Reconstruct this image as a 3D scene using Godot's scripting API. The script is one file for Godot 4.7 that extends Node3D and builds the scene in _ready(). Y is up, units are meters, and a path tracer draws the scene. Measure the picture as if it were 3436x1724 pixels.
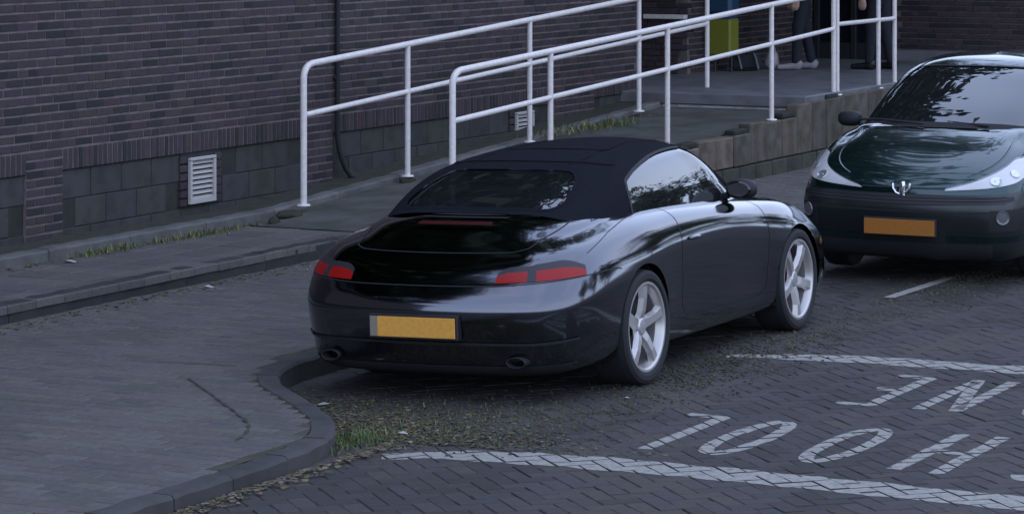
extends Node3D
# A street corner: x runs across the road (to the right), -z along it, metres.

var M := {}
var rng := RandomNumberGenerator.new()

# ---------------------------------------------------------------- mesh builder
class MB:
	var v := PackedVector3Array()
	var n := PackedVector3Array()
	var c := PackedColorArray()
	var ix := PackedInt32Array()
	var col := Color(1, 1, 1)

	func vert(p: Vector3, nn: Vector3) -> int:
		v.append(p)
		n.append(nn)
		c.append(col)
		return v.size() - 1

	func tri_i(a: int, b: int, d: int) -> void:
		# orders the corners so that the face looks the way its normals do
		var face := (v[b] - v[a]).cross(v[d] - v[a])
		if face.dot(n[a] + n[b] + n[d]) > 0.0:
			ix.append(a); ix.append(d); ix.append(b)
		else:
			ix.append(a); ix.append(b); ix.append(d)

	func tri(a: Vector3, b: Vector3, d: Vector3, toward: Vector3) -> void:
		var nn := (b - a).cross(d - a).normalized()
		if nn.dot(toward) < 0.0:
			nn = -nn
		var k := vert(a, nn)
		vert(b, nn)
		vert(d, nn)
		tri_i(k, k + 1, k + 2)

	func quad(a: Vector3, b: Vector3, d: Vector3, e: Vector3, toward: Vector3) -> void:
		var nn := (d - a).cross(e - b).normalized()
		if nn.dot(toward) < 0.0:
			nn = -nn
		var k := vert(a, nn)
		vert(b, nn)
		vert(d, nn)
		vert(e, nn)
		tri_i(k, k + 1, k + 2)
		tri_i(k, k + 2, k + 3)

	func box(mid: Vector3, size: Vector3, basis := Basis.IDENTITY, ch := 0.0) -> void:
		var h := size * 0.5
		var ax := [basis.x.normalized(), basis.y.normalized(), basis.z.normalized()]
		for k in 3:
			var a: Vector3 = ax[k]
			var b: Vector3 = ax[(k + 1) % 3]
			var d: Vector3 = ax[(k + 2) % 3]
			var ha: float = h[k]
			var hb: float = h[(k + 1) % 3]
			var hd: float = h[(k + 2) % 3]
			for s in [-1.0, 1.0]:
				var o: Vector3 = mid + a * ha * s
				var bb := b * (hb - ch)
				var dd := d * (hd - ch)
				quad(o - bb - dd, o + bb - dd, o + bb + dd, o - bb + dd, a * s)
				if ch > 0.0:
					for q in [-1.0, 1.0]:
						# edge along d between faces a and b
						var p0: Vector3 = mid + a * ha * s + b * (hb - ch) * q
						var p1: Vector3 = mid + a * (ha - ch) * s + b * hb * q
						quad(p0 - dd, p0 + dd, p1 + dd, p1 - dd, a * s + b * q)
		if ch > 0.0:
			for sx in [-1.0, 1.0]:
				for sy in [-1.0, 1.0]:
					for sz in [-1.0, 1.0]:
						var e: Vector3 = ax[0] * sx
						var f: Vector3 = ax[1] * sy
						var g: Vector3 = ax[2] * sz
						tri(mid + e * h.x + f * (h.y - ch) + g * (h.z - ch), mid + e * (h.x - ch) + f * h.y + g * (h.z - ch), mid + e * (h.x - ch) + f * (h.y - ch) + g * h.z, e + f + g)

	# a slab seen from one side: face, chamfers and flanks; o is the face's middle
	func piece(o: Vector3, ux: Vector3, uy: Vector3, un: Vector3, w: float, h: float, deep: float, ch: float) -> void:
		var x := ux * (w * 0.5)
		var y := uy * (h * 0.5)
		var xi := ux * (w * 0.5 - ch)
		var yi := uy * (h * 0.5 - ch)
		var m := o - un * ch
		var b := o - un * deep
		quad(o - xi - yi, o + xi - yi, o + xi + yi, o - xi + yi, un)
		quad(o - xi - yi, o + xi - yi, m + x - y, m - x - y, un - uy)
		quad(o - xi + yi, o + xi + yi, m + x + y, m - x + y, un + uy)
		quad(o - xi - yi, o - xi + yi, m - x + y, m - x - y, un - ux)
		quad(o + xi - yi, o + xi + yi, m + x + y, m + x - y, un + ux)
		quad(m - x - y, m + x - y, b + x - y, b - x - y, -uy)
		quad(m - x + y, m + x + y, b + x + y, b - x + y, uy)
		quad(m - x - y, m - x + y, b - x + y, b - x - y, -ux)
		quad(m + x - y, m + x + y, b + x + y, b + x - y, ux)

	func tube(path: Array, r: float, seg := 12, caps := true, r_end := -1.0) -> void:
		var last := path.size() - 1
		var side := Vector3.ZERO
		var ring := []
		for i in path.size():
			var p: Vector3 = path[i]
			var t: Vector3
			if i == 0:
				t = path[1] - p
			elif i == last:
				t = p - path[i - 1]
			else:
				t = (path[i + 1] - p).normalized() + (p - path[i - 1]).normalized()
			t = t.normalized()
			if side == Vector3.ZERO:
				side = t.cross(Vector3.UP if absf(t.y) < 0.9 else Vector3.RIGHT).normalized()
			side = (side - t * side.dot(t)).normalized()
			var up := side.cross(t)
			var rr := r if r_end < 0.0 else lerpf(r, r_end, float(i) / last)
			var row := []
			for k in seg:
				var a := TAU * k / seg
				var d := side * cos(a) + up * sin(a)
				row.append(vert(p + d * rr, d))
			ring.append(row)
		for i in last:
			for k in seg:
				var k2 := (k + 1) % seg
				tri_i(ring[i][k], ring[i][k2], ring[i + 1][k2])
				tri_i(ring[i][k], ring[i + 1][k2], ring[i + 1][k])
		if caps:
			for e in [0, last]:
				var p: Vector3 = path[e]
				var t: Vector3 = (path[0] - path[1]) if e == 0 else (path[last] - path[last - 1])
				for k in seg:
					tri(p, v[ring[e][k]], v[ring[e][(k + 1) % seg]], t)

	# profile of (radius, along) turned about an axis
	func lathe(o: Vector3, axis: Vector3, prof: Array, seg := 40, closed := false) -> void:
		var ax := axis.normalized()
		var x := ax.cross(Vector3.UP if absf(ax.y) < 0.9 else Vector3.RIGHT).normalized()
		var y := ax.cross(x)
		var cnt := prof.size()
		var spans := cnt if closed else cnt - 1
		for i in spans:
			var p: Vector2 = prof[i]
			var q: Vector2 = prof[(i + 1) % cnt]
			var d := (q - p).normalized()
			var nr := Vector2(d.y, -d.x)
			var base := v.size()
			for k in seg + 1:
				var a := TAU * k / seg
				var r := x * cos(a) + y * sin(a)
				var nn := r * nr.x + ax * nr.y
				vert(o + r * p.x + ax * p.y, nn)
				vert(o + r * q.x + ax * q.y, nn)
			for k in seg:
				var b := base + 2 * k
				tri_i(b, b + 1, b + 3)
				tri_i(b, b + 3, b + 2)

	# outline in the plane (ux, uy), thickness along un, from o
	func prism(o: Vector3, ux: Vector3, uy: Vector3, un: Vector3, poly: PackedVector2Array, deep: float, sides := true) -> void:
		var t := Geometry2D.triangulate_polygon(poly)
		for i in range(0, t.size(), 3):
			var a := o + ux * poly[t[i]].x + uy * poly[t[i]].y
			var b := o + ux * poly[t[i + 1]].x + uy * poly[t[i + 1]].y
			var d := o + ux * poly[t[i + 2]].x + uy * poly[t[i + 2]].y
			tri(a, b, d, un)
			if deep > 0.01:
				tri(a - un * deep, b - un * deep, d - un * deep, -un)
		if sides and deep > 0.0:
			var ccw := 0.0
			for i in poly.size():
				ccw += poly[i].cross(poly[(i + 1) % poly.size()])
			for i in poly.size():
				var p := poly[i]
				var q := poly[(i + 1) % poly.size()]
				var e := (q - p).normalized()
				var out2 := Vector2(e.y, -e.x) * signf(ccw)
				var a := o + ux * p.x + uy * p.y
				var b := o + ux * q.x + uy * q.y
				quad(a, b, b - un * deep, a - un * deep, ux * out2.x + uy * out2.y)

	func mesh(m: Material) -> ArrayMesh:
		var am := ArrayMesh.new()
		if v.is_empty():
			return am
		var arr := []
		arr.resize(Mesh.ARRAY_MAX)
		arr[Mesh.ARRAY_VERTEX] = v
		arr[Mesh.ARRAY_NORMAL] = n
		arr[Mesh.ARRAY_COLOR] = c
		arr[Mesh.ARRAY_INDEX] = ix
		am.add_surface_from_arrays(Mesh.PRIMITIVE_TRIANGLES, arr)
		am.surface_set_material(0, m)
		return am


# thin bright overcast: paler towards the horizon, with soft cloud all round
func sky_picture() -> ImageTexture:
	var f := FastNoiseLite.new()
	f.seed = 12
	f.frequency = 1.3
	f.fractal_octaves = 4
	var im := Image.create(512, 256, false, Image.FORMAT_RGB8)
	for y in 256:
		var up := PI / 2 - PI * (y + 0.5) / 256.0
		for x in 512:
			var a := TAU * x / 512.0
			var d := Vector3(cos(a) * cos(up), sin(up), sin(a) * cos(up))
			var g := pow(1.0 - maxf(sin(up), 0.0), 3.0)
			var c := Color(0.65, 0.732, 0.90).lerp(Color(0.78, 0.865, 0.99), g)
			var cl := clampf(f.get_noise_3d(d.x, d.y * 2.2, d.z) * 1.6 + 0.1, 0.0, 1.0)
			c = c.lerp(Color(0.83, 0.87, 0.96), cl * 0.5)
			if up < 0.0:
				c = Color(0.30, 0.31, 0.33)
			im.set_pixel(x, y, c)
	return ImageTexture.create_from_image(im)

func _ready() -> void:
	rng.seed = 5
	# camera: level, 2.68 m up, turned 27 degrees to the left of the road; the lens is shifted down
	var cam := Camera3D.new()
	cam.name = "camera"
	add_child(cam)
	cam.position = Vector3(0, 2.68, 0)
	cam.rotation.y = deg_to_rad(27.0)
	cam.projection = Camera3D.PROJECTION_FRUSTUM
	cam.near = 0.1
	cam.far = 500.0
	cam.size = 0.1 * 0.1724
	cam.frustum_offset = Vector2(0, -0.1 * 0.1192)
	cam.current = true
	var we := WorldEnvironment.new()
	we.name = "world_environment"
	add_child(we)
	var env := Environment.new()
	we.environment = env
	env.background_mode = Environment.BG_SKY
	var sky := Sky.new()
	var sm := PanoramaSkyMaterial.new()
	sm.panorama = sky_picture()
	sm.energy_multiplier = 2.3
	sky.sky_material = sm
	env.sky = sky
	env.tonemap_mode = Environment.TONE_MAPPER_LINEAR
	env.tonemap_exposure = 1.0
	env.sdfgi_enabled = true
	env.ssao_enabled = true
	env.ssil_enabled = true
	var sun := DirectionalLight3D.new()
	sun.name = "sun"
	add_child(sun)
	sun.light_energy = 0.15
	sun.light_angular_distance = 170.0
	sun.light_color = Color(1.0, 0.94, 0.86)
	sun.shadow_enabled = true
	sun.look_at_from_position(Vector3(5, 12, 1.0), Vector3.ZERO)
	make_materials()
	lay_ground()
	build_school()
	build_ramp()
	build_trees()
	build_convertible()
	build_hatchback()
	build_markings()
	build_entrance_things()
	build_small_things()

# ---------------------------------------------------------------- nodes
var used := {}
func numbered(called: String) -> String:
	if not used.has(called):
		used[called] = 0
		return called
	used[called] += 1
	return "%s_%03d" % [called, used[called]]

func tag(o: Node, label := "", category := "", group := "", kind := "") -> Node:
	if label: o.set_meta("label", label)
	if category: o.set_meta("category", category)
	if group: o.set_meta("group", group)
	if kind: o.set_meta("kind", kind)
	return o

func thing(called: String, at: Vector3, turn := 0.0) -> Node3D:
	var o := Node3D.new()
	o.name = numbered(called)
	add_child(o)
	o.position = at
	o.rotation.y = turn
	return o

func put(called: String, mb: MB, m: Material, parent: Node = null) -> MeshInstance3D:
	return put_mesh(called, mb.mesh(m), parent)

func put_mesh(called: String, mesh: Mesh, parent: Node = null) -> MeshInstance3D:
	var o := MeshInstance3D.new()
	o.mesh = mesh
	o.name = numbered(called) if parent == null else called
	if parent == null:
		add_child(o)
	else:
		parent.add_child(o, true)
	return o

func at(t: float, h: float, s: float) -> Vector3:
	return Vector3(t, h, -s)

# ---------------------------------------------------------------- materials
func noise_tex(seed_: int, freq: float, lo: float, hi: float, octaves := 4, power := 1.0, tint := Color(1, 1, 1), side := 512) -> ImageTexture:
	var f := FastNoiseLite.new()
	f.seed = seed_
	f.noise_type = FastNoiseLite.TYPE_SIMPLEX_SMOOTH
	f.frequency = freq
	f.fractal_octaves = octaves
	var im := f.get_seamless_image(side, side)
	im.convert(Image.FORMAT_L8)
	var d := im.get_data()
	var out := PackedByteArray()
	out.resize(side * side * 3)
	var lut := []
	for k in 256:
		var g: float = lerpf(lo, hi, pow(k / 255.0, power))
		var w := Color(lerpf(tint.r, 1.0, k / 255.0) * g, lerpf(tint.g, 1.0, k / 255.0) * g, lerpf(tint.b, 1.0, k / 255.0) * g)
		w = w.linear_to_srgb()
		lut.append([clampi(int(w.r * 255), 0, 255), clampi(int(w.g * 255), 0, 255), clampi(int(w.b * 255), 0, 255)])
	for k in d.size():
		var q: Array = lut[d[k]]
		out[3 * k] = q[0]
		out[3 * k + 1] = q[1]
		out[3 * k + 2] = q[2]
	var res := Image.create_from_data(side, side, false, Image.FORMAT_RGB8, out)
	res.generate_mipmaps()
	return ImageTexture.create_from_image(res)

func mat(called: String, r: float, g: float, b: float, rough := 0.8, metal := 0.0) -> StandardMaterial3D:
	var m := StandardMaterial3D.new()
	m.resource_name = called
	m.albedo_color = Color(r, g, b).linear_to_srgb()
	m.roughness = rough
	m.metallic = metal
	m.vertex_color_use_as_albedo = true
	M[called] = m
	return m

func grain(m: StandardMaterial3D, tex: Texture2D, metres: float, bump: Texture2D = null, relief := 0.0) -> void:
	m.uv1_triplanar = true
	m.uv1_world_triplanar = true
	m.uv1_scale = Vector3.ONE / metres
	if tex: m.albedo_texture = tex
	if bump:
		m.heightmap_enabled = true
		m.heightmap_texture = bump
		m.heightmap_scale = relief

func make_materials() -> void:
	var fine := noise_tex(3, 0.02, 0.72, 1.18, 5)
	var coarse := noise_tex(7, 0.008, 0.6, 1.25, 5)
	var spots := noise_tex(11, 0.03, 0.45, 1.15, 4, 0.6)
	var mossy := noise_tex(17, 0.012, 0.55, 1.2, 5, 1.0, Color(0.62, 0.85, 0.42))
	var stain := noise_tex(23, 0.006, 0.5, 1.2, 5, 0.8, Color(0.8, 0.82, 0.62))
	var bump := noise_tex(29, 0.05, 0.0, 1.0, 4)
	grain(mat("brick", 1, 1, 1, 0.9), fine, 0.45, bump, 0.25)
	grain(mat("mortar", 0.17, 0.135, 0.13, 0.95), noise_tex(43, 0.015, 0.55, 1.2, 5), 1.3)
	grain(mat("concrete_block", 1, 1, 1, 0.9), coarse, 1.1, bump, 0.2)
	grain(mat("paver", 1, 1, 1, 0.85), fine, 0.6, bump, 0.2)
	grain(mat("joint_sand", 0.045, 0.042, 0.031, 1.0), mossy, 1.3)
	grain(mat("pave_sand", 0.066, 0.062, 0.048, 1.0), mossy, 1.3)
	grain(mat("kerb", 0.058, 0.055, 0.052, 0.85), coarse, 1.4, bump, 0.2)
	grain(mat("strip_kerb", 0.145, 0.138, 0.128, 0.85), coarse, 1.4, bump, 0.2)
	grain(mat("ground_earth", 0.10, 0.10, 0.10, 1.0), coarse, 3.0)
	grain(mat("ramp_concrete", 0.085, 0.084, 0.078, 0.85), stain, 1.8, bump, 0.15)
	grain(mat("landing_concrete", 0.16, 0.16, 0.165, 0.6), coarse, 2.0)
	grain(mat("retaining", 1, 1, 1, 0.9), stain, 0.9, bump, 0.25)
	grain(mat("road_paint", 0.34, 0.32, 0.285, 0.8), noise_tex(41, 0.02, 0.42, 1.08, 5, 0.55), 0.5)
	grain(mat("rail_paint", 0.80, 0.73, 0.68, 0.45), noise_tex(31, 0.02, 0.72, 1.06, 5, 0.6), 0.6)
	mat("vent_paint", 0.45, 0.42, 0.39, 0.5)
	mat("black_rubber", 0.012, 0.012, 0.014, 0.75)
	grain(mat("tyre", 0.016, 0.016, 0.018, 0.8), fine, 0.3)
	mat("under", 0.008, 0.008, 0.009, 0.9)
	mat("black_plastic", 0.010, 0.010, 0.012, 0.6)
	grain(mat("canvas", 0.014, 0.015, 0.020, 0.85), fine, 0.25, bump, 0.12)
	M.canvas.metallic_specular = 0.12
	var p := mat("black_paint", 0.098, 0.10, 0.12, 0.12)
	p.metallic = 1.0
	p.metallic_specular = 0.65
	p.clearcoat_enabled = true
	p.clearcoat = 1.0
	p.clearcoat_roughness = 0.05
	var q := mat("green_paint", 0.014, 0.042, 0.042, 0.16)
	q.metallic = 0.8
	q.clearcoat_enabled = true
	q.clearcoat = 1.0
	q.clearcoat_roughness = 0.03
	var gl := mat("tinted_glass", 0.012, 0.014, 0.016, 0.02)
	gl.albedo_color.a = 0.88
	gl.metallic_specular = 0.7
	gl.clearcoat_enabled = true
	gl.clearcoat = 1.0
	gl.clearcoat_roughness = 0.02
	gl.transparency = BaseMaterial3D.TRANSPARENCY_ALPHA
	var cl := mat("clear_lens", 0.9, 0.9, 0.9, 0.03)
	cl.albedo_color.a = 0.12
	cl.transparency = BaseMaterial3D.TRANSPARENCY_ALPHA
	for k in [["red_lens", 0.27, 0.005, 0.004], ["dark_red_lens", 0.045, 0.005, 0.005], ["amber_lens", 0.36, 0.06, 0.015], ["smoke_lens", 0.03, 0.026, 0.03]]:
		var l := mat(k[0], k[1], k[2], k[3], 0.12)
		l.clearcoat_enabled = true
		l.clearcoat = 0.4
		l.metallic_specular = 0.3
	mat("dull_glass", 0.16, 0.16, 0.165, 0.15, 0.3)
	mat("mirror_silver", 0.07, 0.07, 0.075, 0.05, 1.0)
	mat("chrome", 0.72, 0.72, 0.73, 0.12, 1.0)
	var bb := mat("bumper_dark_reflection", 0.003, 0.006, 0.007, 0.3)  # near black standing in for dark ground mirrored in the green bumper
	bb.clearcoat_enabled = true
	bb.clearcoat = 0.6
	mat("dull_steel", 0.035, 0.033, 0.033, 0.5, 0.5)
	mat("alloy", 0.54, 0.51, 0.49, 0.34, 0.65)
	mat("dark_metal", 0.05, 0.05, 0.055, 0.5, 0.6)
	mat("lamp_grey", 0.62, 0.61, 0.60, 0.25, 0.3)
	grain(mat("plate_yellow", 0.72, 0.34, 0.05, 0.55), noise_tex(37, 0.02, 0.85, 1.08, 3), 0.4)
	grain(mat("plate_orange", 0.36, 0.13, 0.016, 0.55), noise_tex(37, 0.02, 0.85, 1.08, 3), 0.4)
	mat("plate_blue", 0.22, 0.19, 0.15, 0.5)
	mat("seat_leather", 0.022, 0.022, 0.026, 0.5)
	mat("leaf_litter", 1, 1, 1, 0.9)
	mat("grass_blade", 1, 1, 1, 0.75)
	var lf := mat("foliage", 1, 1, 1, 0.7)
	lf.backlight_enabled = true
	lf.backlight = Color(0.25, 0.3, 0.1)
	grain(mat("bark", 0.07, 0.055, 0.042, 0.95), coarse, 0.6)
	mat("trousers", 0.016, 0.016, 0.024, 0.9)
	mat("moss_grain", 1, 1, 1, 1.0)
	mat("jacket", 0.03, 0.028, 0.03, 0.9)
	mat("skin", 0.42, 0.26, 0.2, 0.6)
	mat("hair", 0.02, 0.014, 0.01, 0.6)
	mat("white_shoe", 0.27, 0.245, 0.24, 0.6)
	mat("black_shoe", 0.01, 0.01, 0.012, 0.5)
	mat("bin_yellow", 0.19, 0.19, 0.02, 0.5)
	mat("bin_blue", 0.016, 0.055, 0.11, 0.5)
	mat("plastic_bag", 0.36, 0.33, 0.34, 0.5)
	mat("bag_cloth", 0.02, 0.02, 0.026, 0.9)
	mat("bag_grey", 0.16, 0.17, 0.18, 0.8)
	mat("door_frame", 0.014, 0.015, 0.018, 0.5)
	var dg := mat("door_glass", 0.01, 0.011, 0.014, 0.05)
	dg.metallic_specular = 0.3
	grain(mat("plain_wall", 0.06, 0.05, 0.056, 0.95), coarse, 2.5)
	mat("roof_felt", 0.05, 0.05, 0.052, 0.95)
	mat("paper", 0.38, 0.36, 0.33, 0.8)

# ---------------------------------------------------------------- pieces laid by the hundred
func seen_size(p: Vector3) -> float:
	# 0 outside the photograph, else one over the distance
	var d := p - Vector3(0, 2.68, 0)
	var th := deg_to_rad(27.0)
	var fwd := Vector3(-sin(th), 0, -cos(th))
	var depth := d.dot(fwd)
	if depth < 1.0:
		return 0.0
	var x := d.dot(Vector3(cos(th), 0, -sin(th))) / depth * 10000.0
	var y := -d.y / depth * 10000.0 - 330.0
	if absf(x) > 1718.0 or y < 0.0 or y > 1724.0:
		return 0.0
	return 1.0 / depth

# each row: [Transform3D, width index into sizes, colour index]; the 300 largest in view become nodes
func lay(parent: Node, called: String, field: String, rows: Array, sizes: Array, palette: Array, m: Material, most := 300) -> void:
	var order := []
	for i in rows.size():
		order.append([seen_size(rows[i][0].origin), i])
	order.sort_custom(func(a, b): return a[0] > b[0] if a[0] != b[0] else a[1] < b[1])
	var meshes := {}
	var templates := []
	for z in sizes:
		var t := MB.new()
		t.piece(Vector3.ZERO, Vector3.RIGHT, Vector3.BACK, Vector3.UP, z[0], z[1], z[2], z[3])
		templates.append(t)
	var big := MB.new()
	for k in order.size():
		var row: Array = rows[order[k][1]]
		var xf: Transform3D = row[0]
		if k < most and order[k][0] > 0.0:
			var key := "%d_%d" % [row[1], row[2]]
			if not meshes.has(key):
				var one := MB.new()
				one.col = palette[row[2]]
				var z: Array = sizes[row[1]]
				one.piece(Vector3.ZERO, Vector3.RIGHT, Vector3.BACK, Vector3.UP, z[0], z[1], z[2], z[3])
				meshes[key] = one.mesh(m)
			put_mesh(called, meshes[key], parent).transform = xf
		else:
			var t: MB = templates[row[1]]
			var base := big.v.size()
			big.v.append_array(xf * t.v)
			big.n.append_array(Transform3D(xf.basis, Vector3.ZERO) * t.n)
			var cc := PackedColorArray()
			cc.resize(t.v.size())
			cc.fill(palette[row[2]])
			big.c.append_array(cc)
			for q in t.ix:
				big.ix.append(base + q)
	if not big.v.is_empty():
		tag(put(field, big, m, parent), "", "", "", "stuff")

func sheet(t0: float, t1: float, s0: float, s1: float, h: float, col := Color(1, 1, 1)) -> MB:
	var mb := MB.new()
	mb.col = col
	mb.quad(at(t0, h, s0), at(t1, h, s0), at(t1, h, s1), at(t0, h, s1), Vector3.UP)
	return mb

const PAVE_H := 0.065
const STRIP_H := 0.18
const LAND_H := 0.76

# the road falls a little towards the kerb
func road_y(t: float) -> float:
	return (t + 6.9) * 0.03 if t < -6.9 else 0.0
var kerb_path := PackedVector2Array()
var pave_poly := PackedVector2Array()
var road_pavers := []   # outlines for the paint

func smooth_path(keys: Array, step: float) -> PackedVector2Array:
	var c := Curve2D.new()
	for i in keys.size():
		var p: Vector2 = keys[i]
		var a: Vector2 = keys[maxi(i - 1, 0)]
		var b: Vector2 = keys[mini(i + 1, keys.size() - 1)]
		var tan_ := (b - a).normalized()
		var la := (p - a).length() * 0.33
		var lb := (b - p).length() * 0.33
		c.add_point(p, -tan_ * la, tan_ * lb)
	c.bake_interval = 0.02
	var out := PackedVector2Array()
	var l := c.get_baked_length()
	var cnt := int(l / step)
	for i in cnt + 1:
		out.append(c.sample_baked(l * i / cnt))
	return out

func jitter(basis: Basis, tilt: float) -> Basis:
	return Basis(Vector3.RIGHT, rng.randf_range(-tilt, tilt)) * Basis(Vector3.BACK, rng.randf_range(-tilt, tilt)) * basis

# stones set end to end along a path; the body lies to the path's left
func kerb_stones(parent: Node, path: PackedVector2Array, width: float, top: Callable, foot: float, length: float, tones: Array, m: Material, called := "kerb_stone") -> void:
	var i := 0
	var per := maxi(1, int(round(length / path[0].distance_to(path[1]))))
	while i < path.size() - 1:
		var j := mini(i + per, path.size() - 1)
		var mb := MB.new()
		mb.col = tones[rng.randi() % tones.size()]
		var wear := rng.randf() * 10.0
		var lift := rng.randf_range(-0.004, 0.004)
		var prev := []
		for k in range(i, j + 1):
			var d := (path[mini(k + 1, path.size() - 1)] - path[maxi(k - 1, 0)]).normalized()
			var left := Vector2(-d.y, d.x)
			var p := path[k]
			if k == i: p += d * 0.004
			if k == j: p -= d * 0.004
			var h: float = top.call(p.y) + lift + 0.003 * sin(k * 2.1 + wear)
			p += left * 0.004 * sin(k * 1.7 + wear)
			var ring := []
			for q in [Vector2(0, foot - h), Vector2(0.0, -0.018), Vector2(0.012, -0.003), Vector2(0.03, 0), Vector2(width - 0.006, 0), Vector2(width, -0.006), Vector2(width, foot - h)]:
				var r: Vector2 = p + left * q.x
				ring.append(at(r.x, h + q.y, r.y))
			if prev.size():
				var mid := at(p.x + left.x * width * 0.5, h - 0.06, p.y + left.y * width * 0.5)
				for q in ring.size() - 1:
					mb.quad(prev[q], prev[q + 1], ring[q + 1], ring[q], (ring[q] + ring[q + 1]) * 0.5 - mid)
			if k == i or k == j:
				var e := at(d.x, 0, d.y) * (-1.0 if k == i else 1.0)
				for q in range(1, ring.size() - 1):
					mb.tri(ring[0], ring[q], ring[q + 1], e)
			prev = ring
		put(called, mb, m, parent)
		i = j

var patches := FastNoiseLite.new()
func patchy(p: Vector2, cnt: int) -> int:
	patches.seed = 4
	patches.frequency = 0.55
	var f := 0.5 + 0.75 * patches.get_noise_2d(p.x * 1.6, p.y) + rng.randfn() * 0.2
	return clampi(int(f * cnt), 0, cnt - 1)

func lay_ground() -> void:
	var g := sheet(-160, 160, -60, 300, -0.09)
	tag(put("ground", g, M.ground_earth), "", "", "", "structure")
	# --- kerb line of the pavement that swells out before the parking bay
	kerb_path = smooth_path([Vector2(-7.30, 6.0), Vector2(-7.30, 9.0), Vector2(-7.30, 11.8), Vector2(-7.38, 12.5), Vector2(-7.62, 12.98), Vector2(-8.05, 13.45), Vector2(-8.5, 13.9), Vector2(-8.74, 14.4), Vector2(-8.8, 15.2), Vector2(-8.8, 20.0), Vector2(-8.8, 28.0)], 0.1)
	pave_poly = PackedVector2Array([Vector2(-11.2, 6.0)])
	for p in kerb_path:
		pave_poly.append(Vector2(p.x - 0.14, p.y))
	pave_poly.append(Vector2(-10.72, 28.0))
	pave_poly.append(Vector2(-10.72, 20.0))
	pave_poly.append(Vector2(-11.2, 19.2))
	# --- road: brick pavers in herringbone at 45 degrees
	var road := Node3D.new()
	road.name = "road"
	add_child(road)
	tag(road, "", "", "", "structure")
	var base := sheet(-6.9, 14.0, 4.0, 60.0, -0.007)
	base.quad(at(-9.3, road_y(-9.3) - 0.007, 4.0), at(-6.9, -0.007, 4.0), at(-6.9, -0.007, 60.0), at(-9.3, road_y(-9.3) - 0.007, 60.0), Vector3.UP)
	put("paving_bed", base, M.joint_sand, road)
	var far := MB.new()
	far.col = Color(0.056, 0.048, 0.046)
	far.quad(at(-6.9, -0.001, 24.0), at(14.0, -0.001, 24.0), at(14.0, -0.001, 60.0), at(-6.9, -0.001, 60.0), Vector3.UP)
	far.quad(at(-9.2, road_y(-9.2), 24.0), at(-6.9, -0.001, 24.0), at(-6.9, -0.001, 60.0), at(-9.2, road_y(-9.2), 60.0), Vector3.UP)
	far.quad(at(-0.8, -0.001, 4.0), at(14.0, -0.001, 4.0), at(14.0, -0.001, 24.0), at(-0.8, -0.001, 24.0), Vector3.UP)
	put("far_surface", far, M.paver, road)
	var tones := []
	for k in 10:
		var l := lerpf(0.032, 0.058, k / 9.0)
		tones.append(Color(l * rng.randf_range(1.0, 1.15), l * rng.randf_range(0.88, 0.95), l * rng.randf_range(0.78, 0.95)))
	tones.sort_custom(func(x, y): return x.g < y.g)
	var inner := PackedVector2Array([Vector2(-30, 6.0)])
	for p in kerb_path:
		inner.append(Vector2(p.x - 0.1, p.y))
	inner.append(Vector2(-30, 28.0))
	var rows := []
	var w := 0.1
	var r2 := sqrt(0.5)
	for gy in range(-160, 160):
		for gx in range(-160, 160):
			var cls := posmod(gx - gy, 4)
			var c: Vector2
			var turn := deg_to_rad(45.0)
			if cls == 0:
				c = Vector2(gx + 1.0, gy + 0.5) * w
			elif cls == 2:
				c = Vector2(gx + 0.5, gy) * w
				turn += PI / 2
			else:
				continue
			var p := Vector2((c.x - c.y) * r2 - 4.8, (c.x + c.y) * r2 + 16.5)
			if p.x < -9.0 or p.x > -0.85 or p.y < 8.8 or p.y > 24.0:
				continue
			if Geometry2D.is_point_in_polygon(p, inner):
				continue
			var dip := 0.010 * sin(p.x * 1.7 + 0.6 * p.y) * sin(p.y * 0.9)
			var b := Basis(Vector3.BACK, 0.03 if p.x < -6.9 else 0.0) * jitter(Basis(Vector3.UP, turn), 0.012)
			rows.append([Transform3D(b, at(p.x, road_y(p.x) + dip * 0.4 + rng.randf_range(-0.0025, 0.0025), p.y)), rng.randi() % 2, patchy(p, 10)])
			if p.x > -7.4 and p.y > 12.2 and p.y < 17.2:
				road_pavers.append([p, rows[-1][0]])
	lay(road, "paver", "paver_field", rows, [[0.1975, 0.0975, 0.05, 0.003], [0.1965, 0.098, 0.05, 0.005]], tones, M.paver)
	# --- pavement: courses across
	var pave := Node3D.new()
	pave.name = "pavement"
	add_child(pave)
	tag(pave, "", "", "", "structure")
	var bed := MB.new()
	var tr := Geometry2D.triangulate_polygon(pave_poly)
	for i in range(0, tr.size(), 3):
		bed.tri(at(pave_poly[tr[i]].x, PAVE_H - 0.005, pave_poly[tr[i]].y), at(pave_poly[tr[i + 1]].x, PAVE_H - 0.005, pave_poly[tr[i + 1]].y), at(pave_poly[tr[i + 2]].x, PAVE_H - 0.005, pave_poly[tr[i + 2]].y), Vector3.UP)
	put("paving_bed", bed, M.pave_sand, pave)
	var greys := []
	for k in 10:
		var l := lerpf(0.086, 0.118, k / 9.0)
		greys.append(Color(l * rng.randf_range(1.0, 1.08), l * rng.randf_range(0.92, 0.97), l * rng.randf_range(0.80, 0.9)))
	greys.sort_custom(func(x, y): return x.g < y.g)
	rows = []
	var line := 0
	var s := 7.0
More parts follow.
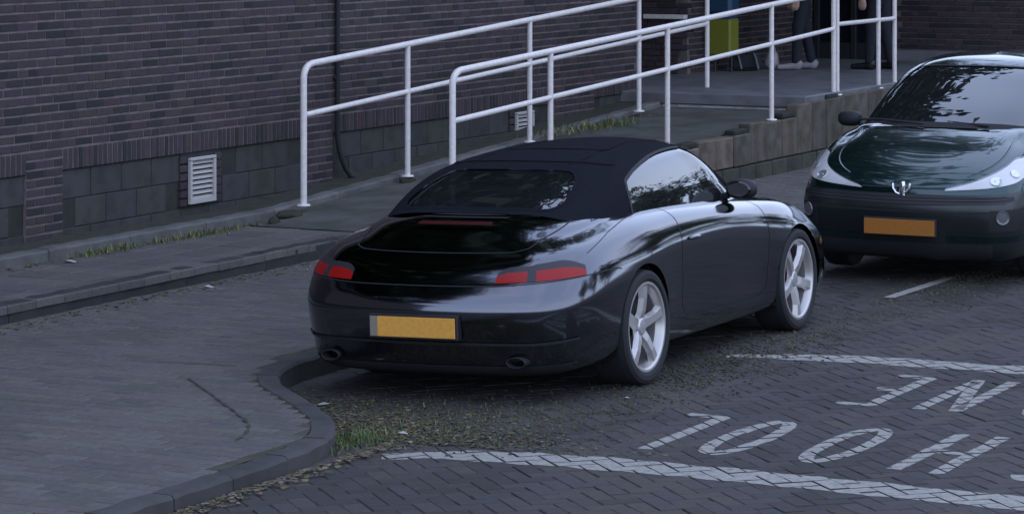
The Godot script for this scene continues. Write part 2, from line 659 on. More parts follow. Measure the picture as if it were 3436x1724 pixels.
	while s < 27.9:
		var t := -11.3 + (0.105 if line % 2 else 0.0)
		while t < -7.2:
			var p := Vector2(t, s)
			var whole := Geometry2D.is_point_in_polygon(p + Vector2(0.075, 0), pave_poly)
			if not whole and Geometry2D.is_point_in_polygon(p - Vector2(0.03, 0), pave_poly):
				rows.append([Transform3D(Basis.IDENTITY, at(t - 0.0525, PAVE_H, s)), 2, rng.randi() % greys.size()])
			if whole:
				var dip := 0.006 * sin(p.x * 2.1) * sin(p.y * 1.3)
				rows.append([Transform3D(jitter(Basis(Vector3.UP, rng.randf_range(-0.006, 0.006)), 0.009), at(t, PAVE_H + dip * 0.4 + rng.randf_range(-0.002, 0.002), s + 0.008 * sin(t * 2.0 + s))), rng.randi() % 2, patchy(p, 10)])
			t += 0.2105
		s += 0.1055
		line += 1
	lay(pave, "paver", "paver_field", rows, [[0.2075, 0.1025, 0.05, 0.003], [0.206, 0.1015, 0.05, 0.005], [0.102, 0.102, 0.05, 0.004]], greys, M.paver)
	# worn open joints filled with dirt
	for keys in [[Vector2(-9.5, 14.16), Vector2(-9.3, 14.2), Vector2(-9.0, 14.25)], [Vector2(-9.0, 13.75), Vector2(-8.67, 13.43), Vector2(-8.39, 13.15), Vector2(-8.12, 12.88), Vector2(-7.93, 12.66), Vector2(-7.82, 12.46), Vector2(-7.75, 12.25)]]:
		var path := smooth_path(keys, 0.05)
		var dirt := MB.new()
		var prev := []
		for k in path.size():
			var d := (path[mini(k + 1, path.size() - 1)] - path[maxi(k - 1, 0)]).normalized()
			var n2 := Vector2(-d.y, d.x) * (0.006 + 0.004 * sin(k * 1.9) + 0.003 * sin(k * 4.3))
			var a := at(path[k].x + n2.x, PAVE_H + 0.005, path[k].y + n2.y)
			var b := at(path[k].x - n2.x, PAVE_H + 0.005, path[k].y - n2.y)
			if prev.size():
				dirt.quad(prev[0], prev[1], b, a, Vector3.UP)
			prev = [a, b]
		put("dirt_joint", dirt, M.pave_sand, pave)
	# --- kerb
	var kerb := Node3D.new()
	kerb.name = "kerb"
	add_child(kerb)
	tag(kerb, "", "", "", "structure")
	var shades := [Color(0.9, 0.9, 0.92), Color(1, 1, 1), Color(1.1, 1.1, 1.12), Color(0.82, 0.83, 0.86)]
	kerb_stones(kerb, kerb_path, 0.125, func(_s): return PAVE_H + 0.004, -0.12, 0.5, shades, M.kerb)
	# --- raised strip along the school, with its own kerb
	var rear := Node3D.new()
	rear.name = "sidewalk"
	add_child(rear)
	tag(rear, "", "", "", "structure")
	put("paving_bed", sheet(-12.5, -11.2, 6.0, 19.7, STRIP_H - 0.007), M.joint_sand, rear)
	rows = []
	s = 6.1
	line = 0
	while s < 19.5:
		for k in 4:
			var t := -12.21 + 0.302 * k
			var b := jitter(Basis(Vector3.UP, rng.randf_range(-0.004, 0.004)), 0.006)
			rows.append([Transform3D(b, at(t, STRIP_H + rng.randf_range(-0.003, 0.003), s)), 0, rng.randi() % greys.size()])
		s += 0.302
	lay(rear, "tile", "tile_field", rows, [[0.296, 0.296, 0.05, 0.005]], greys, M.paver)
	var low := []
	for p in kerb_path: pass
	kerb_stones(rear, smooth_path([Vector2(-11.15, 6.0), Vector2(-11.15, 12.0), Vector2(-11.15, 19.0), Vector2(-11.0, 19.6), Vector2(-10.74, 19.95)], 0.1), 0.13, func(_s): return STRIP_H + 0.004, PAVE_H - 0.05, 1.0, [Color(0.52, 0.52, 0.55), Color(0.6, 0.6, 0.62), Color(0.46, 0.47, 0.5)], M.kerb)

# ---------------------------------------------------------------- school building
const WALL_T := -12.75
func brick_tones() -> Array:
	var out := []
	for k in 14:
		var l := rng.randf_range(0.036, 0.058)
		out.append(Color(l * rng.randf_range(1.0, 1.18), l * rng.randf_range(0.74, 0.81), l * rng.randf_range(0.8, 0.96)))
	out.append(Color(0.024, 0.022, 0.024))
	out.append(Color(0.026, 0.024, 0.024))
	return out

# bond: rows of bricks on a plane; o the plane's origin at ground, along and out unit vectors; free(x, h) says where brickwork is
func brick_rows(o: Vector3, along: Vector3, out: Vector3, x0: float, x1: float, h0: float, h1: float, free: Callable) -> Array:
	var rows := []
	var basis := Basis(along, out, along.cross(out))
	var h := h0 + 0.0665 * 0.5
	var course := 0
	while h < h1:
		var x := x0 - rng.randf_range(0.0, 0.2) if course % 2 else x0 - 0.11 - rng.randf_range(0.0, 0.06)
		while x < x1:
			var head := rng.randf() < 0.24
			var l := 0.112 if head else 0.222
			var c := x + l * 0.5
			if c > x0 and c < x1 and free.call(c, h):
				var p: Vector3 = o + along * c + Vector3.UP * (h + rng.randf_range(-0.0012, 0.0012)) + out * rng.randf_range(-0.0025, 0.0025)
				rows.append([Transform3D(basis, p), 1 if head else 0, rng.randi() % 16])
			x += l
		h += 0.0665
		course += 1
	return rows

const BRICK_SIZES := [[0.213, 0.0515, 0.03, 0.003], [0.103, 0.0515, 0.03, 0.003], [0.0505, 0.15, 0.03, 0.003]]
const PIERS := [[13.4, 13.845], [17.38, 17.825], [21.25, 21.695], [25.95, 26.84]]
func in_pier(s: float) -> bool:
	for p in PIERS:
		if s > p[0] and s < p[1]:
			return true
	return false

func build_school() -> void:
	var b := thing("school_building", at(WALL_T, 0, 20))
	tag(b, "low dark purple brown brick building with concrete plinth and white vents", "building")
	var inv := b.position
	var tones := brick_tones()
	var off := func(t: float, h: float, s: float) -> Vector3: return at(t, h, s) - inv
	# mortar bed with the wall's body behind it
	var bed := MB.new()
	bed.box(off.call(WALL_T - 0.155, 2.27, 15.95), Vector3(0.30, 3.08, 23.9))
	for p in PIERS:
		bed.box(off.call(WALL_T - 0.155, 0.38, (p[0] + p[1]) * 0.5), Vector3(0.299, 0.72, p[1] - p[0]))
	var sunk := MB.new()
	sunk.col = Color(0.034, 0.032, 0.03)
	for q in [[4.0, 19.485], [19.855, 25.095], [25.465, 27.89]]:
		sunk.box(off.call(WALL_T - 0.18, 0.37, (q[0] + q[1]) * 0.5), Vector3(0.30, 0.74, q[1] - q[0]))
	for q in [19.67, 25.28]:
		sunk.box(off.call(WALL_T - 0.18, 0.16, q), Vector3(0.299, 0.32, 0.37))
		sunk.box(off.call(WALL_T - 0.165, 0.715, q), Vector3(0.299, 0.05, 0.56))
	put("plinth_bed", sunk, M.concrete_block, b)
	put("wall", bed, M.mortar, b)
	var body := MB.new()
	body.box(off.call(-15.2, 1.95, 15.5), Vector3(4.2, 3.9, 24.6))
	put("wall_core", body, M.plain_wall, b)
	var roof := MB.new()
	roof.box(off.call(-15.0, 4.0, 17.0), Vector3(4.9, 0.2, 27.9))
	put("roof", roof, M.roof_felt, b)
	# main face
	var o: Vector3 = off.call(WALL_T, 0, 0)
	var wall: Array = brick_rows(o, Vector3(0, 0, -1), Vector3.RIGHT, 12.0, 27.9, 0.889, 3.4, func(_x, _h): return true)
	var turned := Basis(Vector3(0, 0, -1), Vector3.RIGHT, Vector3(0, 0, -1).cross(Vector3.RIGHT))
	for p in PIERS:
		var whole := int(round((p[1] - p[0]) / 0.2225))
		for k in 11:
			var h: float = 0.889 - 0.0665 * (k + 0.5)
			var x: float = p[0]
			var run := []
			if k % 2:
				run = [1]
				for q in whole - 1: run.append(0)
				run.append(1)
			else:
				for q in whole: run.append(0)
			for q in run:
				var l: float = 0.1112 if q else 0.2225
				wall.append([Transform3D(turned, o + Vector3(rng.randf_range(-0.002, 0.002), h, -(x + l * 0.5))), q, rng.randi() % 16])
				x += l
	lay(b, "brick", "brick_field", wall, BRICK_SIZES, tones, M.brick)
	# soldier course
	var sold := []
	var basis := Basis(Vector3(0, 0, -1), Vector3.RIGHT, Vector3(0, 0, -1).cross(Vector3.RIGHT))
	var s := 12.0
	while s < 27.88:
		if not in_pier(s):
			sold.append([Transform3D(basis, o + Vector3(rng.randf_range(-0.002, 0.002), 0.806, -s)), 2, rng.randi() % 16])
		s += 0.063
	lay(b, "soldier_brick", "soldier_field", sold, BRICK_SIZES, tones, M.brick)
	# plinth of concrete blocks, set back, two rows
	var blocks := []
	var ctones := []
	for k in 8:
		var l := rng.randf_range(0.042, 0.058)
		ctones.append(Color(l * rng.randf_range(0.95, 1.03), l * 0.96, l * rng.randf_range(0.84, 1.0)))
	for row in 3:
		s = 12.0 + (0.2 if row % 2 else 0.0)
		while s < 27.8:
			if not in_pier(s - 0.15) and not in_pier(s + 0.15) and not in_pier(s):
				var vent := (absf(s - 19.67) < 0.34 or absf(s - 25.28) < 0.34)
				if not vent or row == 0:
					blocks.append([Transform3D(basis, o + Vector3(-0.022, 0.616 - 0.213 * (2 - row) + (0.0 if row == 2 else 0.0), -s)), 0, rng.randi() % 8])
			s += 0.4
	lay(b, "plinth_block", "plinth_field", blocks, [[0.392, 0.205, 0.05, 0.004]], ctones, M.concrete_block)
	# louvred vents with brown brick reveals
	for vs in [19.67, 25.28]:
		var v := Node3D.new()
		v.name = "vent"
		b.add_child(v, true)
		v.position = off.call(WALL_T, 0.508, vs)
		v.set_meta("label", "white louvred vent grille in the plinth")
		var back := MB.new()
		back.box(Vector3(-0.27, 0, 0), Vector3(0.02, 0.36, 0.366))
		put("vent_back", back, M.vent_paint, v)
		var fr := MB.new()
		for q in [[0.0, 0.169, 0.024, 0.37], [0.0, -0.165, 0.032, 0.37]]:
			fr.box(Vector3(0.004, q[1], 0), Vector3(0.03, q[2], q[3]), Basis.IDENTITY, 0.003)
		for e in [-1.0, 1.0]:
			fr.box(Vector3(0.004, 0, e * 0.170), Vector3(0.0296, 0.306, 0.03), Basis.IDENTITY, 0.003)
		put("frame", fr, M.vent_paint, v)
		for k in 8:
			var sl := MB.new()
			sl.box(Vector3(-0.006, -0.135 + 0.039 * k, 0), Vector3(0.034, 0.005, 0.31), Basis(Vector3.BACK, deg_to_rad(-42.0)))
			put("slat", sl, M.vent_paint, v)
		for e in [-1.0, 1.0]:
			for k in 6:
				var rev := MB.new()
				rev.col = tones[rng.randi() % 14]
				rev.piece(Vector3(-0.004, -0.165 + 0.0665 * k, e * 0.245), Vector3(0, 0, -1), Vector3.UP, Vector3.RIGHT, 0.098, 0.0515, 0.03, 0.003)
				put("brick", rev, M.brick, v)
	# black downpipe whose foot kicks out
	var dp := MB.new()
	var path := []
	for k in 12:
		path.append(off.call(WALL_T + 0.03, 3.6 - 0.26 * k, 21.72))
	path.append_array([off.call(WALL_T + 0.035, 0.66, 21.72), off.call(WALL_T + 0.05, 0.53, 21.74), off.call(WALL_T + 0.07, 0.42, 21.79), off.call(WALL_T + 0.09, 0.36, 21.84), off.call(WALL_T + 0.13, 0.335, 21.88)])
	dp.tube(path, 0.022, 10)
	var pipe := put("downpipe", dp, M.black_rubber, b)
	pipe.set_meta("label", "thin black pipe down the brick wall with a kinked foot")
	for h in [1.2, 2.3]:
		var clip := MB.new()
		clip.box(off.call(WALL_T + 0.015, h, 21.72), Vector3(0.03, 0.025, 0.07), Basis.IDENTITY, 0.003)
		put("pipe_clip", clip, M.black_rubber, b)
	# --- porch: side block, back wall with the door, wing beyond, added unseen roof over it
	var porch := MB.new()
	porch.box(off.call(-15.02, 1.7, 32.45), Vector3(3.4, 3.4, 4.02))
	put("porch_core", porch, M.mortar, b)
	var side_rows: Array = brick_rows(off.call(0, 0, 30.40), Vector3.RIGHT, Vector3.BACK, -16.4, -13.33, LAND_H, 3.3, func(_x, _h): return true)
	side_rows.append_array(brick_rows(off.call(-13.31, 0, 0), Vector3(0, 0, -1), Vector3.RIGHT, 30.45, 34.3, LAND_H, 3.3, func(_x, _h): return true))
	lay(b, "porch_brick", "porch_brick_field", side_rows, BRICK_SIZES, tones, M.brick, 150)
	var wing := MB.new()
	wing.box(off.call(-10.5, 2.0, 34.6), Vector3(13.0, 4.0, 0.34))
	put("wing_wall", wing, M.mortar, b)
	var base := MB.new()
	base.box(off.call(-8.2, 0.44, 34.38), Vector3(8.22, 0.88, 0.12), Basis.IDENTITY, 0.01)
	put("wing_plinth", base, M.landing_concrete, b)
	var wing_rows: Array = brick_rows(off.call(0, 0, 34.41), Vector3.RIGHT, Vector3.BACK, -12.3, -6.0, 0.89, 3.6, func(_x, _h): return true)
	lay(b, "wing_brick", "wing_brick_field", wing_rows, BRICK_SIZES, tones, M.brick, 250)
	var ledge := MB.new()
	ledge.box(off.call(-13.55, 1.40, 30.36), Vector3(0.5, 0.05, 0.1), Basis.IDENTITY, 0.006)
	put("ledge", ledge, M.rail_paint, b)
	# door: dark frame, two leaves of glass
	var door := Node3D.new()
	door.name = "door"
	b.add_child(door, true)
	door.position = off.call(-12.8, LAND_H, 34.3)
	var fr := MB.new()
	for x in [-0.46, 0.02, 0.47]:
		fr.box(Vector3(x, 1.25, 0), Vector3(0.07, 2.5, 0.09), Basis.IDENTITY, 0.004)
	fr.box(Vector3(0.0, 2.50, 0), Vector3(1.0, 0.08, 0.088), Basis.IDENTITY, 0.004)
	fr.box(Vector3(0.0, 0.10, 0), Vector3(0.85, 0.2, 0.07), Basis.IDENTITY, 0.004)
	put("frame", fr, M.door_frame, door)
	var pane := MB.new()
	pane.box(Vector3(0.0, 1.3, -0.01), Vector3(0.88, 2.3, 0.02))
	put("pane", pane, M.door_glass, door)
	var handle := MB.new()
	handle.tube([Vector3(0.28, 0.9, 0.05), Vector3(0.28, 1.3, 0.05)], 0.012, 8)
	put("handle", handle, M.alloy, door)
	var added_canopy := MB.new()
	added_canopy.box(off.call(-13.6, 3.55, 31.3), Vector3(6.2, 0.3, 6.9), Basis.IDENTITY, 0.02)  # unseen slab added so that the entrance below falls dark
	put("added_porch_roof", added_canopy, M.roof_felt, b)

# ---------------------------------------------------------------- ramp, landing and railings
func ramp_h(s: float) -> float:
	return STRIP_H + clampf((s - 19.5) * 0.0545, 0.0, 0.46)

func build_ramp() -> void:
	var r := thing("access_ramp", at(-11.5, 0, 24))
	tag(r, "grey concrete ramp rising beside the brick wall to the entrance landing", "ramp")
	var off := func(t: float, h: float, s: float) -> Vector3: return at(t, h, s) - r.position
	var mb := MB.new()
	var prev := []
	var cuts := 32
	for k in cuts + 1:
		var s := lerpf(19.56, 27.5, float(k) / cuts)
		var wide := -10.85 if s > 20.2 else -11.1
		var ring := [off.call(-12.35, ramp_h(s), s), off.call(wide, ramp_h(s), s), off.call(wide, -0.02, s)]
		if prev.size():
			mb.quad(prev[0], prev[1], ring[1], ring[0], Vector3.UP)
			mb.quad(prev[1], prev[2], ring[2], ring[1], Vector3.RIGHT)
		prev = ring
	put("slope", mb, M.ramp_concrete, r)
	# landing slab; its riser shows as a dark line
	var slab := MB.new()
	slab.box(off.call(-13.3, LAND_H - 0.06, 30.95), Vector3(5.1, 0.12, 6.9), Basis.IDENTITY, 0.012)
	put("landing", slab, M.landing_concrete, r)
	var under := MB.new()
	under.box(off.call(-13.3, 0.31, 30.98), Vector3(4.96, 0.66, 6.84))
	put("landing_base", under, M.concrete_block, r)
	# retaining elements with level tops, stepping up
	var tops := [0.31, 0.36, 0.42, 0.465, 0.505, 0.59, 0.70, 0.715, 0.715, 0.715]
	var tints := [Color(0.13, 0.106, 0.086), Color(0.15, 0.116, 0.092), Color(0.115, 0.098, 0.082), Color(0.17, 0.13, 0.105)]
	for k in tops.size():
		var s0 := 19.97 + 1.2 * k
		# a green, algae grown foot course and an uneven upper course
		for q in 3:
			for row in 2:
				var e := MB.new()
				var l := rng.randf_range(0.75, 1.12)
				var c: Color = tints[rng.randi() % 4] if row else Color(0.062, 0.062, 0.046)
				e.col = Color(c.r * l, c.g * l, c.b * l)
				var y0: float = -0.04 if row == 0 else 0.214
				var y1: float = 0.206 if row == 0 else tops[k] + rng.randf_range(-0.014, 0.006)
				var shift := 0.0 if row else 0.13
				e.box(off.call(-10.775 + rng.randf_range(-0.007, 0.007), (y0 + y1) * 0.5, s0 + 0.2 + 0.4 * q + shift), Vector3(0.13, y1 - y0, 0.388), Basis(Vector3.UP, rng.randf_range(-0.012, 0.012)), 0.012)
				put("retaining_block", e, M.retaining, r)
		if k < 7:
			# dark block added at the end of each step's level top
			var lump := MB.new()
			lump.col = Color(0.028, 0.028, 0.026)
			lump.box(off.call(-10.78, tops[k] + 0.02, s0 + 1.0), Vector3(0.11, 0.055, 0.34), Basis(Vector3.UP, 0.05), 0.012)
			put("dark_block", lump, M.retaining, r)
	# low kerb along the wall that climbs with the ramp
	var strip := Node3D.new()
	strip.name = "wall_strip"
	add_child(strip)
	tag(strip, "", "", "", "structure")
	kerb_stones(strip, smooth_path([Vector2(-12.3, 6.0), Vector2(-12.3, 15.0), Vector2(-12.3, 22.0), Vector2(-12.3, 27.45)], 0.1), 0.12, func(s): return 0.262 + maxf(0.0, s - 20.0) * 0.054, 0.05, 1.0, [Color(1, 1, 1), Color(0.9, 0.9, 0.92), Color(1.08, 1.08, 1.1), Color(0.8, 0.82, 0.82)], M.strip_kerb)
	var fill := MB.new()
	var a := 6.0
	while a < 27.4:
		var b2 := a + 0.7
		var ha := 0.245 + maxf(0.0, a - 20.0) * 0.054
		var hb := 0.245 + maxf(0.0, b2 - 20.0) * 0.054
		fill.quad(at(-12.78, ha, a), at(-12.40, ha, a), at(-12.40, hb, b2), at(-12.78, hb, b2), Vector3.UP)
		a = b2
	put("gravel_bed", fill, M.joint_sand, strip)
	railing("white tubular railing between the ramp and the brick wall", -12.2, [20.3, 22.0, 24.3, 26.7, 28.4], 1.385, 0.0545, 0.988, 0.053, func(s): return 0.255 + maxf(0.0, s - 20.0) * 0.054, true)
	railing("white tubular railing along the street edge of the ramp", -10.78, [20.15, 21.85, 24.2, 26.66, 28.33], 1.375, 0.0485, 0.997, 0.0486, func(s): return tops[clampi(int((s - 19.97) / 1.2), 0, 9)] - 0.01, true)
	railing("short level white railing on the edge of the entrance landing", -10.78, [28.43, 29.65, 30.15], 1.82, 0.0, 1.437, 0.0, func(_s): return LAND_H - 0.04, false)

func railing(label: String, t: float, posts: Array, top0: float, top_k: float, mid0: float, mid_k: float, base: Callable, bend: bool) -> void:
	var s0: float = posts[0]
	var s1: float = posts[-1]
	var o := at(t, 0, s0)
	var r := thing("railing", o)
	tag(r, label, "railing")
	var path := []
	if bend:
		path.append(Vector3(0, base.call(s0), 0))
		path.append(Vector3(0, top0 - 0.11, 0))
		for k in range(1, 8):
			var a := PI / 2 * k / 8.0
			path.append(Vector3(0, top0 - 0.11 + 0.11 * sin(a), -(0.11 - 0.11 * cos(a))))
		path.append(Vector3(0, top0 + top_k * 0.11 + 0.002, -0.13))
	else:
		path.append(Vector3(0, top0, 0))
	for k in range(1, 9):
		var s := lerpf(s0 + 0.2, s1 + (0.0 if not bend else 0.02), k / 8.0)
		path.append(Vector3(0, top0 + top_k * (s - s0), -(s - s0)))
	var mb := MB.new()
	mb.tube(path, 0.0265, 14)
	put("top_rail", mb, M.rail_paint, r)
	var mid := MB.new()
	var mp := []
	for k in 9:
		var s := lerpf(s0 + 0.01, s1, k / 8.0)
		mp.append(Vector3(0, mid0 + mid_k * (s - s0), -(s - s0)))
	mid.tube(mp, 0.0225, 12)
	put("middle_rail", mid, M.rail_paint, r)
	for k in posts.size():
		if k == 0 and bend:
			continue
		var s: float = posts[k]
		var p := MB.new()
		p.tube([Vector3(0, base.call(s), -(s - s0)), Vector3(0, top0 + top_k * (s - s0) - 0.01, -(s - s0))], 0.024, 12)
		put("post", p, M.rail_paint, r)
	for k in posts.size():
		var s: float = posts[k]
		var f := MB.new()
		f.lathe(Vector3(0, base.call(s), -(s - s0)), Vector3.UP, [Vector2(0.0, 0.012), Vector2(0.05, 0.012), Vector2(0.055, 0.0)], 16)
		put("foot_plate", f, M.rail_paint, r)

# ---------------------------------------------------------------- trees (seen mirrored in paint and glass)
func tree(label: String, where: Vector3, height: float, radius: float, low: float, leaves: int, group: String, tone: Color) -> void:
	var t := thing("tree", where)
	tag(t, label, "tree", group)
	var trunk := MB.new()
	trunk.tube([Vector3.ZERO, Vector3(0.1, height * 0.25, 0.05), Vector3(0.0, height * 0.5, 0.1), Vector3(-0.1, height * 0.8, 0)], height * 0.022, 10, true, height * 0.006)
	for k in 9:
		var a := TAU * k / 9.0 + rng.randf() * 0.5
		var y := lerpf(low, height * 0.75, k / 9.0)
		var out := radius * rng.randf_range(0.5, 0.85)
		trunk.tube([Vector3(0, y * 0.85, 0.05), Vector3(cos(a) * out * 0.5, y + height * 0.05, sin(a) * out * 0.5), Vector3(cos(a) * out, y + height * 0.14, sin(a) * out)], height * 0.009, 6, true, 0.02)
	put("trunk", trunk, M.bark, t)
	var clumps := []
	for k in 46:
		var d := Vector3(rng.randfn(), rng.randfn() * 0.8, rng.randfn()).normalized() * pow(rng.randf(), 0.4)
		clumps.append([Vector3(d.x * radius, lerpf(low, height, 0.5) + d.y * (height - low) * 0.5, d.z * radius), rng.randf_range(0.8, 1.5) * radius * 0.2])
	var lm := MB.new()
	lm.quad(Vector3(0, 0, 0), Vector3(0.5, 0.08, 0.28), Vector3(1, 0, 0), Vector3(0.5, 0.08, -0.28), Vector3.UP)
	var mm := MultiMesh.new()
	mm.transform_format = MultiMesh.TRANSFORM_3D
	mm.use_colors = true
	mm.mesh = lm.mesh(M.foliage)
	mm.instance_count = leaves
	for k in leaves:
		var cl: Array = clumps[rng.randi() % clumps.size()]
		var p: Vector3 = cl[0] + Vector3(rng.randfn(), rng.randfn() * 0.7, rng.randfn()) * cl[1] * 0.6
		var b := Basis(Vector3(rng.randfn(), rng.randfn(), rng.randfn()).normalized(), rng.randf() * TAU).scaled(Vector3.ONE * rng.randf_range(0.3, 0.7) * radius / 5.0)
		mm.set_instance_transform(k, Transform3D(b, p))
		var l := rng.randf_range(0.7, 1.35)
		mm.set_instance_color(k, Color(tone.r * l, tone.g * l, tone.b * l * rng.randf_range(0.8, 1.2)))
	var crown := MultiMeshInstance3D.new()
	crown.multimesh = mm
	crown.name = "crown"
	crown.set_meta("kind", "stuff")
	t.add_child(crown)

func build_trees() -> void:
	var k := 0
	for s in [5.0, 12.5, 20.0, 28.0, 36.0]:
		tree("tall dark tree growing behind the brick building", at(-20.3 if s < 25.0 else (-21.5 if s < 30.0 else -22.4), 0, s + rng.randf_range(-0.6, 0.6)), 22.5 if s < 30.0 else 27.0, 8.0, 4.8, 11000 if s < 25.0 else 17000, "trees behind the school", Color(0.035, 0.055, 0.02))
		k += 1
	for p in [[5.5, 50.0], [11.0, 54.0], [16.5, 49.0], [22.5, 55.0], [27.0, 46.0], [31.0, 37.0]]:
		tree("green tree across the road, mirrored in the side window", at(p[0], 0, p[1]), rng.randf_range(13.0, 16.0), 5.0, 1.2, 5000, "trees across the road", Color(0.06, 0.085, 0.022))
# ---------------------------------------------------------------- smooth car skins
# a net holds rows of (along, half width, height); columns run from the near end's middle round the side to the far end's middle
func net(rows: Array) -> Array:
	var out := []
	for r in rows:
		var a := PackedVector3Array()
		for q in r:
			a.append(Vector3(q[0], q[1], q[2]))
		out.append(a)
	return out

func row_at(r: PackedVector3Array, u: float) -> Vector3:
	var last := r.size() - 1
	var i := clampi(int(floor(u)), 0, last - 1)
	var pre := r[i - 1] if i > 0 else Vector3(r[1].x, -r[1].y, r[1].z)
	var post := r[i + 2] if i + 2 <= last else Vector3(r[last - 1].x, -r[last - 1].y, r[last - 1].z)
	return r[i].cubic_interpolate(r[i + 1], pre, post, u - i)

func net_at(nt: Array, u: float, v: float) -> Vector3:
	var last: int = nt[0].size() - 1
	var flip := false
	if u < 0.0:
		u = -u
		flip = true
	elif u > last:
		u = 2.0 * last - u
		flip = true
	var rows := nt.size()
	var i := clampi(int(floor(v)), 0, rows - 2)
	var b := row_at(nt[i], u)
	var c := row_at(nt[i + 1], u)
	var a := row_at(nt[i - 1], u) if i > 0 else b * 2.0 - c
	var d := row_at(nt[i + 2], u) if i + 2 < rows else c * 2.0 - b
	var p := b.cubic_interpolate(c, a, d, v - i)
	if flip:
		p.y = -p.y
	return p

func net_normal(nt: Array, u: float, v: float) -> Vector3:
	var e := 0.02
	var top := float(nt.size() - 1)
	var p := net_at(nt, u, v)
	var du := net_at(nt, u + e, v) - net_at(nt, u - e, v)
	var dv := net_at(nt, u, minf(v + e, top)) - net_at(nt, u, maxf(v - e, 0.0))
	var nn := du.cross(dv)
	if nn.length() < 1e-9:
		return Vector3(0, 0, 1)
	nn = nn.normalized()
	var length: float = nt[0][nt[0].size() - 1].x
	var ref := Vector3(clampf(p.x, 0.9, maxf(length - 0.9, 1.0)), 0.0, 0.42)
	if nn.dot(p - ref) < 0.0:
		nn = -nn
	return nn

func to_car(p: Vector3, side: float) -> Vector3:
	return Vector3(p.y * side, p.z, -p.x)

func skin(mb: MB, nt: Array, u0: float, u1: float, nu: int, lo: Callable, hi: Callable, nv: int, side: float, off := 0.0, arches := []) -> void:
	var pts := []
	var nrm := []
	for i in nu + 1:
		var u := lerpf(u0, u1, float(i) / nu)
		var a: float = lo.call(u)
		var b: float = hi.call(u)
		for j in nv + 1:
			var v := lerpf(a, b, float(j) / nv)
			var nn := net_normal(nt, u, v)
			pts.append(net_at(nt, u, v) + nn * off)
			nrm.append(nn)
	var inside := []
	for p in pts:
		var q := -1
		for k in arches.size():
			if p.y > 0.5 and Vector2(p.x - arches[k].x, p.z - arches[k].y).length() < arches[k].z:
				q = k
		inside.append(q)
	var made := {}
	for i in nu:
		for j in nv:
			var c := [i * (nv + 1) + j, (i + 1) * (nv + 1) + j, (i + 1) * (nv + 1) + j + 1, i * (nv + 1) + j + 1]
			var n_in := 0
			for k in c:
				if inside[k] >= 0: n_in += 1
			if n_in == 4:
				continue
			var id := []
			for k in c:
				if not made.has(k):
					var p: Vector3 = pts[k]
					if inside[k] >= 0:
						var ar: Vector3 = arches[inside[k]]
						var d := Vector2(p.x - ar.x, p.z - ar.y).normalized() * ar.z
						p = Vector3(ar.x + d.x, p.y, ar.y + d.y)
					made[k] = mb.vert(to_car(p, side), to_car(nrm[k], side).normalized())
				id.append(made[k])
			mb.tri_i(id[0], id[1], id[2])
			mb.tri_i(id[0], id[2], id[3])

# a narrow band along a line on the skin
func ribbon(mb: MB, nt: Array, keys: Array, width: float, side: float, off := 0.0015, steps := 10) -> void:
	var pts := []
	for i in keys.size() - 1:
		for k in steps + (1 if i == keys.size() - 2 else 0):
			pts.append(keys[i].lerp(keys[i + 1], float(k) / steps))
	var prev := []
	for i in pts.size():
		var p := net_at(nt, pts[i].x, pts[i].y)
		var q0: Vector2 = pts[maxi(i - 1, 0)]
		var q1: Vector2 = pts[mini(i + 1, pts.size() - 1)]
		var t := (net_at(nt, q1.x, q1.y) - net_at(nt, q0.x, q0.y)).normalized()
		var nn := net_normal(nt, pts[i].x, pts[i].y)
		var w := nn.cross(t).normalized() * width * 0.5
		var a := to_car(p + nn * off - w, side)
		var b := to_car(p + nn * off + w, side)
		var cn := to_car(nn, side)
		if prev.size():
			mb.quad(prev[0], prev[1], b, a, cn)
		prev = [a, b]

func seam(car: Node, nt: Array, keys: Array, width: float, side: float, off := 0.0015) -> void:
	var mb := MB.new()
	ribbon(mb, nt, keys, width, side, off)
	put("shut_line", mb, M.black_rubber, car)

func ellipsoid(mb: MB, o: Vector3, r: Vector3, seg := 18, rings := 12, squash := 1.0) -> void:
	var base := mb.v.size()
	for j in rings + 1:
		var f := PI * j / rings - PI / 2
		for i in seg + 1:
			var a := TAU * i / seg
			var d := Vector3(cos(a) * cos(f), sin(f), sin(a) * cos(f))
			var e := Vector3(signf(d.x) * pow(absf(d.x), squash), signf(d.y) * pow(absf(d.y), squash), signf(d.z) * pow(absf(d.z), squash))
			mb.vert(o + e * r, Vector3(d.x / r.x, d.y / r.y, d.z / r.z).normalized())
	for j in rings:
		for i in seg:
			var k := base + j * (seg + 1) + i
			mb.tri_i(k, k + 1, k + seg + 2)
			mb.tri_i(k, k + seg + 2, k + seg + 1)

